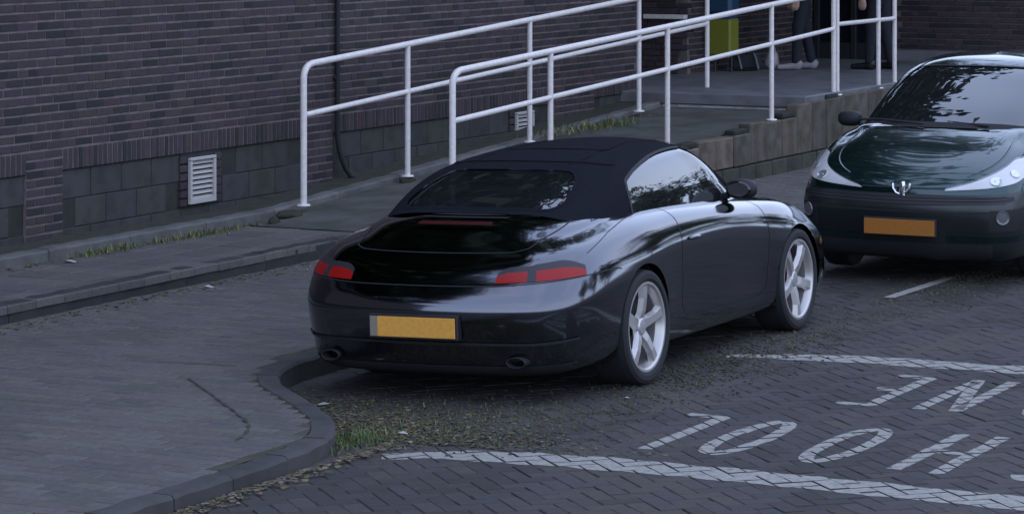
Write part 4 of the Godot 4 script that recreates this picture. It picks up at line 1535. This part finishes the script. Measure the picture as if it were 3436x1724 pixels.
	for side in [-1.0, 1.0]:
		var ridge := MB.new()
		var path := []
		for k in 16:
			var f := k / 15.0
			var u := lerpf(1.15, 3.3, f)
			var v := lerpf(5.35, 7.5, f)
			path.append(to_car(net_at(body, u, v) - net_normal(body, u, v) * 0.027, side))
		ridge.tube(path, 0.03, 12)
		put("bonnet_ridge", ridge, M.green_paint, car)
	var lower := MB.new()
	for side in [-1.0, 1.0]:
		skin(lower, body, 0.0, 3.2, 30, flat(0.3), flat(3.9), 20, side, 0.0025)  # dark skin over the green bumper paints in its reflection of the ground
	put("bumper_reflection_skin", lower, M.bumper_dark_reflection, car)
	for side in [-1.0, 1.0]:
		seam(car, body, [Vector2(0.0, 2.9), Vector2(1.5, 2.9), Vector2(2.6, 3.0)], 0.012, side, 0.005)
		var strip := MB.new()
		skin(strip, body, 0.75, 2.6, 18, flat(1.78), flat(1.98), 3, side, 0.009)
		put("bumper_strip", strip, M.green_paint, car)
		for k in 3:
			var bar := MB.new()
			ribbon(bar, body, [Vector2(0.0, 3.3 + 0.2 * k), Vector2(1.2, 3.32 + 0.19 * k), Vector2(2.0, 3.36 + 0.17 * k)], 0.008, side, 0.011)
			put("grille_bar", bar, M.dark_metal, car)
	var slot := MB.new()
	for side in [-1.0, 1.0]:
		skin(slot, body, 0.0, 2.2, 18, func(u): return 3.15 + 0.12 * u, func(u): return 3.92 - 0.12 * u, 4, side, 0.006)
		skin(slot, body, 0.0, 1.7, 14, flat(0.75), flat(1.7), 5, side, 0.006)
		skin(slot, body, 1.6, 2.4, 8, flat(2.2), flat(3.0), 5, side, 0.005)
	put("grille", slot, M.black_plastic, car)
	for side in [-1.0, 1.0]:
		var p := net_at(body, 1.9, 2.7)
		var nn := net_normal(body, 1.9, 2.7)
		var fog := MB.new()
		fog.lathe(to_car(p + nn * 0.006, side), to_car(nn, side), [Vector2(0.05, 0.0), Vector2(0.047, 0.008), Vector2(0.036, 0.004), Vector2(0.0, 0.006)], 28)
		put("fog_lamp", fog, M.dull_glass, car)
		mirror(car, Vector3(0.90 * side, 1.04, -1.42), side, M.black_plastic, -1.0, 0.82)
		wheel(car, Vector3(0.735 * side, 0.30, -0.87), side, 0.30, 0.2, 0.195, 7)
		wheel(car, Vector3(0.735 * side, 0.30, -3.48), side, 0.30, 0.2, 0.195, 7)
	# silver rearing animal emblem as it reads from afar: a bright middle and two hooked limbs
	var em := Node3D.new()
	em.name = "bonnet_emblem"
	car.add_child(em)
	em.position = Vector3(0, 0.668, -0.03)
	em.scale = Vector3.ONE * 0.85
	var shapes := [
		[Vector3(0.012, 0.055, 0), Vector3(0.02, 0.02, 0.004), Vector3(0.008, -0.02, 0.004), Vector3(0.016, -0.058, 0.0)],
		[Vector3(-0.075, 0.04, -0.006), Vector3(-0.07, 0.0, 0.0), Vector3(-0.045, -0.036, 0.002), Vector3(-0.012, -0.048, 0.002)],
		[Vector3(0.075, 0.042, -0.006), Vector3(0.074, 0.006, 0.0), Vector3(0.058, -0.022, 0.002), Vector3(0.034, -0.034, 0.002)],
	]
	var radii := [0.024, 0.011, 0.011]
	for k in 3:
		var mb := MB.new()
		mb.tube(shapes[k], radii[k], 10)
		put("emblem_limb" if k else "emblem_body", mb, M.chrome, em)
	var pl := Node3D.new()
	pl.name = "number_plate"
	car.add_child(pl)
	pl.position = Vector3(0, 0.40, 0.012)
	var holder := MB.new()
	holder.box(Vector3(0, 0, -0.03), Vector3(0.54, 0.13, 0.05), Basis.IDENTITY, 0.006)
	put("plate_holder", holder, M.black_plastic, pl)
	var face := MB.new()
	face.box(Vector3(0, 0, 0), Vector3(0.52, 0.108, 0.006), Basis.IDENTITY, 0.002)
	put("plate_face", face, M.plate_orange, pl)
# ---------------------------------------------------------------- paint on the road, cut by the joints
func stroke(path: Array, width: float) -> Array:
	var line := PackedVector2Array(path)
	return Geometry2D.offset_polyline(line, width * 0.5, Geometry2D.JOIN_ROUND, Geometry2D.END_BUTT)

func paint(called: String, label: String, category: String, group: String, polys: Array, holes := []) -> void:
	var mb := MB.new()
	var box := Rect2(polys[0][0], Vector2.ZERO)
	for p in polys:
		for q in p:
			box = box.expand(q)
	box = box.grow(0.15)
	for row in road_pavers:
		if not box.has_point(row[0]):
			continue
		var xf: Transform3D = row[1]
		var cell := PackedVector2Array()
		for k in [Vector2(-0.0945, -0.044), Vector2(0.0945, -0.044), Vector2(0.0945, 0.044), Vector2(-0.0945, 0.044)]:
			var c := xf * Vector3(k.x, 0, k.y)
			cell.append(Vector2(c.x, -c.z))
		for p in polys:
			var parts := Geometry2D.intersect_polygons(cell, p)
			for h in holes:
				var left := []
				for q in parts:
					for z in Geometry2D.clip_polygons(q, h):
						left.append(z)
				parts.assign(left)
			for q in parts:
				if q.size() < 3 or Geometry2D.is_polygon_clockwise(q):
					continue
				var t := Geometry2D.triangulate_polygon(q)
				var inv := xf.affine_inverse()
				var pt := []
				for z in q:
					var l := inv * at(z.x, xf.origin.y, z.y)
					pt.append(xf * Vector3(l.x, 0.0016, l.z))
				for i in range(0, t.size(), 3):
					mb.tri(pt[t[i]], pt[t[i + 1]], pt[t[i + 2]], Vector3.UP)
	if mb.v.is_empty():
		return
	tag(put(called, mb, M.road_paint), label, category, group)

# letters as strokes in a 0.26 x 1.0 box, read by a driver coming towards the camera
func letter(ch: String, t0: float, s_base: float, label: String) -> void:
	var w := 0.27
	var y := 1.04
	var sh := {
		"L": [[[0.035, y], [0.035, 0.03], [0.24, 0.03]]],
		"H": [[[0.03, 0], [0.03, y]], [[w - 0.03, 0], [w - 0.03, y]], [[0.03, 0.5], [w - 0.03, 0.5]]],
		"E": [[[0.23, 0.03], [0.035, 0.03], [0.035, y - 0.03], [0.23, y - 0.03]], [[0.035, 0.5], [0.19, 0.5]]],
		"N": [[[0.035, 0], [0.035, y]], [[0.04, y - 0.05], [w - 0.04, 0.05]], [[w - 0.035, 0], [w - 0.035, y]]],
		"Z": [[[0.02, y - 0.03], [w - 0.04, y - 0.03], [0.04, 0.03], [w - 0.02, 0.03]]],
	}
	var lines := []
	if ch in "OCS":
		var ring := []
		var a0 := 0.0 if ch == "O" else 0.9
		var a1 := TAU if ch == "O" else TAU - 0.9
		if ch == "S":
			for k in 15:
				var g := lerpf(0.5, PI * 1.5, k / 14.0)
				ring.append([0.13 + 0.10 * cos(g), 0.73 + 0.225 * sin(g)])
			for k in range(1, 15):
				var g := lerpf(PI / 2, -PI + 0.5, k / 14.0)
				ring.append([0.13 + 0.10 * cos(g), 0.26 + 0.225 * sin(g)])
		else:
			for k in 33:
				var g := lerpf(a0, a1, k / 32.0)
				ring.append([0.13 + 0.10 * cos(g), y * 0.5 + (y * 0.5 - 0.03) * sin(g)])
		lines.append(ring)
	else:
		lines = sh[ch]
	var polys := []
	var holes := []
	for l in lines:
		var path := []
		for q in l:
			path.append(Vector2(t0 - 0.05 - q[0] + 0.13, s_base + 0.03 - q[1]))
		if ch == "O":
			path.pop_back()
			for z in Geometry2D.offset_polyline(PackedVector2Array(path + [path[0], path[1]]), 0.037, Geometry2D.JOIN_ROUND, Geometry2D.END_BUTT):
				if Geometry2D.is_polygon_clockwise(z):
					holes.append(z)
				else:
					polys.append(z)
		else:
			polys.append_array(stroke(path, 0.075))
	paint("painted_letter", label, "road marking", "letters painted on the road", polys, holes)

func band(keys: Array, ends: Array) -> PackedVector2Array:
	var c := smooth_path(keys, 0.12)
	var a := PackedVector2Array()
	var b := []
	for i in c.size():
		var d := (c[mini(i + 1, c.size() - 1)] - c[maxi(i - 1, 0)]).normalized()
		var n := Vector2(-d.y, d.x)
		var w: float = lerpf(ends[0], ends[1], clampf(i * 0.12 / 0.7, 0.0, 1.0)) * 0.5
		w += 0.012 * sin(i * 2.3) + 0.008 * sin(i * 5.1)
		a.append(c[i] + n * w)
		b.push_front(c[i] - n * w)
	a.append_array(PackedVector2Array(b))
	if Geometry2D.is_polygon_clockwise(a):
		a.reverse()
	return a

func build_markings() -> void:
	paint("painted_line", "broad white line across the road below the word SCHOOL, beside the weeds", "road marking", "", [band([Vector2(-7.12, 12.58), Vector2(-6.8, 12.74), Vector2(-6.3, 12.83), Vector2(-5.5, 12.86), Vector2(-2.4, 12.87)], [0.14, 0.30])])
	paint("painted_line", "white line across the road above the word ZONE, starting by the front wheel", "road marking", "", [band([Vector2(-6.86, 16.26), Vector2(-6.5, 16.39), Vector2(-6.1, 16.47), Vector2(-5.0, 16.49), Vector2(-2.4, 16.5)], [0.10, 0.27])])
	letter("L", -6.09, 14.30, "upside down white letter L that ends the word SCHOOL")
	letter("O", -5.66, 14.31, "upside down white letter O next to the L of SCHOOL")
	letter("O", -5.15, 14.34, "upside down white letter O next to the H of SCHOOL")
	letter("H", -4.62, 14.36, "upside down white letter H in the word SCHOOL")
	letter("C", -4.10, 14.37, "upside down white letter C in the word SCHOOL")
	letter("S", -3.6, 14.37, "upside down white letter S that begins the word SCHOOL")
	letter("E", -5.55, 16.0, "upside down white letter E that ends the word ZONE")
	letter("N", -5.08, 16.02, "upside down white letter N in the word ZONE")
	letter("O", -4.56, 16.02, "upside down white letter O in the word ZONE")
	letter("Z", -4.06, 16.02, "upside down white letter Z that begins the word ZONE")
	# worn parking dash under the hatchback
	var mb := MB.new()
	mb.prism(Vector3(0, 0.006, 0), Vector3.RIGHT, Vector3(0, 0, -1), Vector3.UP, PackedVector2Array([Vector2(-6.91, 19.1), Vector2(-6.83, 19.1), Vector2(-6.80, 20.3), Vector2(-6.88, 20.3)]), 0.0, false)
	tag(put("painted_dash", mb, M.road_paint), "faded white parking dash on the road before the green hatchback", "road marking")


# ---------------------------------------------------------------- people: capsules blended into one skin
func figure(bones: Array, cell: float, mb: MB) -> void:
	var lo := Vector3.ONE * 1e9
	var hi := -lo
	for b in bones:
		var r: float = maxf(b[2], b[3]) + 0.05
		for p in [b[0], b[1]]:
			lo = lo.min(p - Vector3.ONE * r)
			hi = hi.max(p + Vector3.ONE * r)
	var cnt := Vector3i(((hi - lo) / cell).ceil()) + Vector3i.ONE * 2
	var f := PackedFloat32Array()
	f.resize(cnt.x * cnt.y * cnt.z)
	f.fill(1.0)
	var k := 0.035
	for b in bones:
		var a: Vector3 = b[0]
		var d: Vector3 = b[1] - a
		var dd := maxf(d.length_squared(), 1e-8)
		var r0: float = b[2]
		var r1: float = b[3]
		var rm := maxf(r0, r1) + 0.06
		var q0 := Vector3i(((a.min(b[1]) - Vector3.ONE * rm - lo) / cell).floor()).clamp(Vector3i.ZERO, cnt - Vector3i.ONE)
		var q1 := Vector3i(((a.max(b[1]) + Vector3.ONE * rm - lo) / cell).ceil()).clamp(Vector3i.ZERO, cnt - Vector3i.ONE)
		for z in range(q0.z, q1.z + 1):
			for y in range(q0.y, q1.y + 1):
				for x in range(q0.x, q1.x + 1):
					var p := lo + Vector3(x, y, z) * cell
					var t := clampf((p - a).dot(d) / dd, 0.0, 1.0)
					var e := (p - a - d * t).length() - lerpf(r0, r1, t)
					var i := (z * cnt.y + y) * cnt.x + x
					var o := f[i]
					var h := maxf(k - absf(o - e), 0.0) / k
					f[i] = minf(o, e) - h * h * k * 0.25
	var ids := {}
	var sx := 1
	var sy := cnt.x
	var sz := cnt.x * cnt.y
	var corner := [0, sx, sy, sx + sy, sz, sx + sz, sy + sz, sx + sy + sz]
	for z in cnt.z - 1:
		for y in cnt.y - 1:
			for x in cnt.x - 1:
				var i := (z * cnt.y + y) * cnt.x + x
				var mask := 0
				for c in 8:
					if f[i + corner[c]] < 0.0: mask |= 1 << c
				if mask == 0 or mask == 255:
					continue
				var sum := Vector3.ZERO
				var num := 0
				for e in [[0, 1], [2, 3], [4, 5], [6, 7], [0, 2], [1, 3], [4, 6], [5, 7], [0, 4], [1, 5], [2, 6], [3, 7]]:
					var fa := f[i + corner[e[0]]]
					var fb := f[i + corner[e[1]]]
					if (fa < 0.0) != (fb < 0.0):
						var t := fa / (fa - fb)
						var pa := Vector3(e[0] & 1, (e[0] >> 1) & 1, e[0] >> 2)
						var pb := Vector3(e[1] & 1, (e[1] >> 1) & 1, e[1] >> 2)
						sum += pa.lerp(pb, t)
						num += 1
				var g := Vector3(f[i + sx] - f[i], f[i + sy] - f[i], f[i + sz] - f[i])
				ids[i] = mb.vert(lo + (Vector3(x, y, z) + sum / num) * cell, g.normalized())
	for i in ids:
		for ax in [[sx, sy, sz], [sy, sz, sx], [sz, sx, sy]]:
			if (f[i] < 0.0) != (f[i + ax[0]] < 0.0):
				var b: int = i - ax[1]
				var c: int = i - ax[1] - ax[2]
				var d: int = i - ax[2]
				if ids.has(b) and ids.has(c) and ids.has(d):
					mb.tri_i(ids[i], ids[b], ids[c])
					mb.tri_i(ids[i], ids[c], ids[d])

func person(label: String, where: Vector3, turn: float, stride: float, shoe: Material) -> void:
	var p := thing("person", where, turn)
	tag(p, label, "person")
	var hipx := 0.09
	var legs := []
	var shoes := MB.new()
	for sd in [-1.0, 1.0]:
		var fz: float = stride * sd
		var hip := Vector3(hipx * sd, 0.92, 0)
		var knee := Vector3(hipx * sd * 1.1, 0.50, fz * 0.45 - 0.03)
		var ank := Vector3(hipx * sd * 1.15, 0.10, fz)
		legs.append([hip, knee, 0.095, 0.065])
		legs.append([knee, ank, 0.066, 0.052])
		var toe := ank + Vector3(0.02 * sd, -0.066, -0.20)
		var sole := MB.new()
		figure([[ank + Vector3(0, -0.03, 0.03), ank + Vector3(0, -0.052, 0.02), 0.05, 0.045], [ank + Vector3(0, -0.05, 0.01), toe, 0.044, 0.030]], 0.012, shoes)
	legs.append([Vector3(-0.07, 0.96, 0), Vector3(0.07, 0.96, 0), 0.12, 0.12])
	var tr := MB.new()
	figure(legs, 0.016, tr)
	put("trousers", tr, M.trousers, p)
	put("shoes", shoes, shoe, p)
	var up := [[Vector3(0, 0.98, 0), Vector3(0, 1.22, 0), 0.135, 0.145], [Vector3(-0.12, 1.33, 0), Vector3(0.12, 1.33, 0), 0.1, 0.1], [Vector3(0, 1.2, 0), Vector3(0, 1.36, 0), 0.14, 0.11]]
	var skin_ := [[Vector3(0, 1.40, 0), Vector3(0, 1.50, -0.01), 0.052, 0.05], [Vector3(0, 1.60, -0.015), Vector3(0, 1.66, 0.0), 0.088, 0.095], [Vector3(0, 1.55, -0.04), Vector3(0, 1.60, -0.03), 0.055, 0.07], [Vector3(0, 1.60, -0.10), Vector3(0, 1.575, -0.118), 0.012, 0.016]]
	for sd in [-1.0, 1.0]:
		var sh := Vector3(0.19 * sd, 1.36, 0)
		var el := Vector3(0.25 * sd, 1.08, 0.03)
		var wr := Vector3(0.23 * sd, 0.86, -0.10)
		up.append([sh, el, 0.062, 0.05])
		up.append([el, wr, 0.05, 0.038])
		var palm := wr + Vector3(0, -0.08, -0.02)
		skin_.append([wr, palm, 0.028, 0.034])
		for k in 4:
			var root := palm + Vector3(0.0, -0.01, -0.03 + 0.02 * k)
			var mid := root + Vector3(-0.004 * sd, -0.045 + 0.004 * absf(k - 1.5), -0.006)
			skin_.append([root, mid, 0.010, 0.009])
			skin_.append([mid, mid + Vector3(-0.012 * sd, -0.03, -0.006), 0.009, 0.008])
		skin_.append([wr + Vector3(0, -0.03, -0.03), wr + Vector3(-0.012 * sd, -0.085, -0.06), 0.012, 0.009])
		skin_.append([Vector3(0.09 * sd, 1.62, 0.0), Vector3(0.096 * sd, 1.585, 0.0), 0.016, 0.012])
	var jk := MB.new()
	figure(up, 0.018, jk)
	put("jacket", jk, M.jacket, p)
	var sk := MB.new()
	figure(skin_, 0.012, sk)
	put("body", sk, M.skin, p)
	var hr := MB.new()
	figure([[Vector3(0, 1.675, 0.02), Vector3(0, 1.69, -0.02), 0.098, 0.095], [Vector3(0, 1.62, 0.045), Vector3(0, 1.66, 0.03), 0.08, 0.09]], 0.016, hr)
	put("hair", hr, M.hair, p)

func build_entrance_things() -> void:
	person("person in dark trousers and white trainers standing on the landing beside the white bag", at(-12.50, LAND_H, 31.9), 2.05, 0.10, M.white_shoe)
	person("person in dark trousers and black shoes by the end of the landing railing", at(-11.72, LAND_H, 32.3), 1.5, 0.09, M.black_shoe)
	# yellow bin with a blue hood
	var b := thing("litter_bin", at(-13.86, LAND_H, 32.8))
	tag(b, "yellow litter bin with blue hood against the porch wall", "litter bin")
	b.position = at(-13.12, LAND_H + 0.0, 31.0)
	var body := MB.new()
	body.box(Vector3(0, 0.40, 0), Vector3(0.28, 0.42, 0.26), Basis.IDENTITY, 0.02)
	put("bin_body", body, M.bin_yellow, b)
	var hood := MB.new()
	hood.box(Vector3(0, 0.80, 0), Vector3(0.30, 0.30, 0.27), Basis.IDENTITY, 0.04)
	put("hood", hood, M.bin_blue, b)
	var slot := MB.new()
	slot.box(Vector3(0, 0.63, 0), Vector3(0.25, 0.06, 0.24))
	put("opening", slot, M.bin_blue, b)
	for x in [-0.1, 0.1]:
		var leg := MB.new()
		leg.tube([Vector3(x, 0, 0), Vector3(x, 0.2, 0)], 0.015, 8)
		put("leg", leg, M.dark_metal, b)
	# white carrier bag
	var c := MB.new()
	ellipsoid(c, Vector3(0, 0.10, 0), Vector3(0.085, 0.11, 0.07), 16, 10, 0.9)
	for i in c.v.size():
		var p := c.v[i]
		c.v[i] = p + Vector3(sin(p.y * 40 + p.z * 30), 0, cos(p.y * 33 + p.x * 31)) * 0.010
	c.tube([Vector3(-0.04, 0.19, 0), Vector3(-0.02, 0.25, 0), Vector3(0.03, 0.25, 0), Vector3(0.04, 0.19, 0)], 0.008, 6)
	var cb := put("carrier_bag", c, M.plastic_bag)
	cb.position = at(-12.83, LAND_H, 31.75)
	tag(cb, "small white plastic carrier bag standing on the entrance landing", "bag")
	# dark school bag with grey straps
	var sb := thing("school_bag", at(-13.0, LAND_H, 31.35), 0.4)
	tag(sb, "dark cloth school bag with grey straps lying by the yellow bin", "bag")
	var bb := MB.new()
	bb.box(Vector3(0, 0.09, 0), Vector3(0.36, 0.18, 0.24), Basis(Vector3.BACK, 0.08), 0.05)
	put("bag_body", bb, M.bag_cloth, sb)
	for x in [-0.09, 0.10]:
		var st := MB.new()
		st.tube([Vector3(x, 0.19, -0.08), Vector3(x, 0.20, 0.05), Vector3(x + 0.02, 0.15, 0.135), Vector3(x + 0.05, 0.03, 0.17)], 0.012, 6)
		put("strap", st, M.bag_grey, sb)

# ---------------------------------------------------------------- leaves, weeds, scraps
func leaf_mesh() -> Mesh:
	var mb := MB.new()
	var e := [Vector3(-0.5, 0.10, 0), Vector3(-0.2, 0.0, 0.24), Vector3(0.2, 0.02, 0.22), Vector3(0.5, 0.12, 0), Vector3(0.2, 0.02, -0.22), Vector3(-0.2, 0.0, -0.24)]
	for k in 6:
		mb.tri(Vector3(0, 0.06, 0), e[k], e[(k + 1) % 6], Vector3.UP)
	return mb.mesh(M.leaf_litter)

func blade_mesh() -> Mesh:
	var mb := MB.new()
	mb.quad(Vector3(-0.07, 0, 0), Vector3(0.07, 0, 0), Vector3(0.06, 0.55, 0.12), Vector3(-0.03, 0.55, 0.12), Vector3.BACK)
	mb.tri(Vector3(-0.03, 0.55, 0.12), Vector3(0.06, 0.55, 0.12), Vector3(0.03, 1.0, 0.38), Vector3.BACK)
	return mb.mesh(M.grass_blade)

func scatter(called: String, label: String, category: String, mesh: Mesh, rows: Array) -> void:
	var mm := MultiMesh.new()
	mm.transform_format = MultiMesh.TRANSFORM_3D
	mm.use_colors = true
	mm.mesh = mesh
	mm.instance_count = rows.size()
	for k in rows.size():
		mm.set_instance_transform(k, rows[k][0])
		mm.set_instance_color(k, rows[k][1])
	var o := MultiMeshInstance3D.new()
	o.multimesh = mm
	o.name = numbered(called)
	add_child(o)
	tag(o, label, category, "", "stuff")

func leaves_in(count: int, place: Callable, size0: float, size1: float, green := 0.15) -> Array:
	var out := []
	for k in count:
		var p: Vector3 = place.call()
		var b := Basis(Vector3.UP, rng.randf() * TAU) * Basis(Vector3.RIGHT, rng.randfn() * 0.25)
		b = b.scaled(Vector3.ONE * rng.randf_range(size0, size1))
		var col: Color
		var q := rng.randf()
		if q < green:
			col = Color(0.10, 0.12, 0.03)
		elif q < 0.5:
			col = Color(0.16, 0.11, 0.06)
		elif q < 0.8:
			col = Color(0.20, 0.15, 0.075)
		else:
			col = Color(0.26, 0.21, 0.16)
		col = col * rng.randf_range(0.35, 0.9)
		out.append([Transform3D(b, p + Vector3(0, 0.006, 0)), col])
	return out

func tufts_in(count: int, place: Callable, h0: float, h1: float, dry := 0.25) -> Array:
	var out := []
	for k in count:
		var p: Vector3 = place.call()
		var h := rng.randf_range(h0, h1)
		var b := Basis(Vector3.UP, rng.randf() * TAU) * Basis(Vector3.RIGHT, rng.randf_range(-0.1, 0.7))
		b = b.scaled_local(Vector3(h * rng.randf_range(0.8, 1.4), h, h))
		var col := Color(0.07, 0.115, 0.03) if rng.randf() > dry else Color(0.19, 0.17, 0.06)
		out.append([Transform3D(b, p), col * rng.randf_range(0.6, 1.3)])
	return out

func build_small_things() -> void:
	var leaf := leaf_mesh()
	var blade := blade_mesh()
	# leaf litter in the end of the bay, behind and beside the convertible
	var bay := func() -> Vector3:
		var f := rng.randf()
		var s := 12.95 + absf(rng.randfn()) * 0.55
		var edge := clampf(-7.62 - (s - 13.0) * 1.0, -8.85, -7.4)
		var t := edge + absf(rng.randfn()) * lerpf(0.55, 0.9, f)
		return at(t, road_y(t), s)
	var rows := leaves_in(1700, bay, 0.012, 0.036, 0.35)
	rows.append_array(leaves_in(900, func() -> Vector3: return at(-7.27 + absf(rng.randfn()) * 0.06, -0.008, rng.randf_range(9.5, 12.9)), 0.015, 0.045))
	scatter("leaf_litter", "brown and yellow fallen leaves in the parking bay behind the black convertible", "leaves", leaf, rows)
	rows = leaves_in(520, func() -> Vector3: return at(-11.12 + absf(rng.randfn()) * 0.10, PAVE_H, rng.randf_range(13.0, 19.0)), 0.015, 0.05)
	scatter("leaf_litter", "dry fallen leaves along the kerb of the strip beside the school", "leaves", leaf, rows)
	rows = leaves_in(260, func() -> Vector3: return at(-12.27 + absf(rng.randfn()) * 0.07, STRIP_H, rng.randf_range(15.0, 20.0)), 0.015, 0.05)
	scatter("leaf_litter", "dry fallen leaves at the foot of the pale wall kerb", "leaves", leaf, rows)
	# crumbs of soil and moss that blur the paving of the bay and the strip beside the cars
	var crumb := MB.new()
	ellipsoid(crumb, Vector3.ZERO, Vector3(0.5, 0.22, 0.4), 6, 4)
	var crumb_mesh := crumb.mesh(M.moss_grain)
	rows = []
	for k in 9500:
		var p: Vector3
		if k % 3 == 0:
			p = at(-6.72 + rng.randfn() * 0.16 + 0.1 * sin(k), 0.0, rng.randf_range(13.6, 20.8))
		elif k % 3 == 1:
			p = bay.call()
		else:
			p = at(-7.55 + rng.randfn() * 0.5, 0.0, 13.75 + rng.randfn() * 0.42)
		p.y = road_y(p.x)
		if Geometry2D.is_point_in_polygon(Vector2(p.x, -p.z), pave_poly):
			continue
		var z := rng.randf_range(0.008, 0.026)
		var cc := Color(0.05, 0.046, 0.026) if rng.randf() < 0.5 else Color(0.062, 0.05, 0.036)
		rows.append([Transform3D(Basis(Vector3.UP, rng.randf() * TAU).scaled(Vector3.ONE * z), p), cc * rng.randf_range(0.6, 1.4)])
	scatter("dirt", "brown green dirt and moss crumbs around the parked convertible", "dirt", crumb_mesh, rows)
	# weeds
	rows = tufts_in(380, func() -> Vector3: return at(-7.43 + rng.randfn() * 0.08, -0.016, 12.88 + rng.randfn() * 0.16), 0.015, 0.07, 0.3)
	tag_scatter("weed_tuft", "tuft of green weeds at the pavement corner by the white line", blade, rows)
	rows = tufts_in(260, func() -> Vector3: return at(-12.26 + absf(rng.randfn()) * 0.05, STRIP_H, 17.7 + rng.randfn() * 0.25), 0.02, 0.07, 0.5)
	rows.append_array(tufts_in(340, func() -> Vector3: return at(-12.26 + absf(rng.randfn()) * 0.07, STRIP_H, 18.8 + rng.randfn() * 0.4), 0.02, 0.07, 0.65))
	scatter("grass", "yellow green grass growing along the pale kerb by the school wall", "grass", blade, rows)
	rows = tufts_in(380, func() -> Vector3: return at(-12.12 + rng.randfn() * 0.10, ramp_h(25.6) + 0.02, 25.6 + rng.randfn() * 0.7), 0.03, 0.10, 0.5)
	scatter("grass", "mossy grass along the wall side of the ramp", "grass", blade, rows)
	# moss in the joints beside the parked cars
	rows = tufts_in(2600, func() -> Vector3: return at(-6.75 + rng.randfn() * 0.18, -0.006, rng.randf_range(14.2, 20.5)), 0.010, 0.026, 0.5)
	rows.append_array(tufts_in(1200, func() -> Vector3: return at(-7.0 + rng.randfn() * 0.35, -0.008, 13.4 + rng.randfn() * 0.4), 0.010, 0.03, 0.6))
	scatter("moss", "low green moss in the road joints beside the parked cars", "moss", blade, rows)
	# scraps of paper
	for q in [[-7.32, 0.0, 13.15, 0.035, "scrap of white paper on the leaves by the green weed tuft"], [-6.72, 0.0, 14.55, 0.025, "scrap of white paper on the road behind the rear wheel"], [-8.2, 0.0, 13.85, 0.04, "crumpled pale scrap among the leaves by the kerb corner"], [-11.0, PAVE_H, 17.05, 0.045, "pale scrap at the foot of the low dark kerb"], [-12.1, STRIP_H, 17.0, 0.05, "pale scrap on the tiles below the white wall kerb"]]:
		var mb := MB.new()
		var pts := []
		for k in 7:
			var a := TAU * k / 7.0
			pts.append(Vector3(cos(a) * q[3] * rng.randf_range(0.7, 1.3), rng.randf_range(0.004, 0.02), sin(a) * q[3] * rng.randf_range(0.5, 0.9)))
		for k in 7:
			mb.tri(Vector3(0, 0.022, 0), pts[k], pts[(k + 1) % 7], Vector3.UP)
		var o := put("paper_scrap", mb, M.paper)
		o.position = at(q[0], q[1] if q[1] > 0.0 else road_y(q[0]), q[2])
		tag(o, q[4], "litter")
	# dark clods of soil beside the first railing post
	for q in [[-12.18, 20.05, 0.16, "large dark clod of soil at the foot of the first wall railing post"], [-12.12, 19.72, 0.07, "small dark clod of soil on the tiles before the railing"], [-12.2, 22.0, 0.10, "dark clod of soil at the second post of the wall railing"]]:
		var mb := MB.new()
		ellipsoid(mb, Vector3.ZERO, Vector3(q[2] * 0.5, 0.04, q[2]), 14, 8)
		for i in mb.v.size():
			mb.v[i] += Vector3(sin(mb.v[i].z * 60), sin(mb.v[i].x * 70 + mb.v[i].z * 40), cos(mb.v[i].z * 50)) * 0.008
		mb.col = Color(0.3, 0.3, 0.3)
		var o := put("soil_clod", mb, M.joint_sand)
		o.position = at(q[0], ramp_h(q[1]) + 0.01, q[1])
		tag(o, q[3], "soil", "clods by the railing feet")

func tag_scatter(called: String, label: String, mesh: Mesh, rows: Array) -> void:
	scatter(called, label, "weeds", mesh, rows)
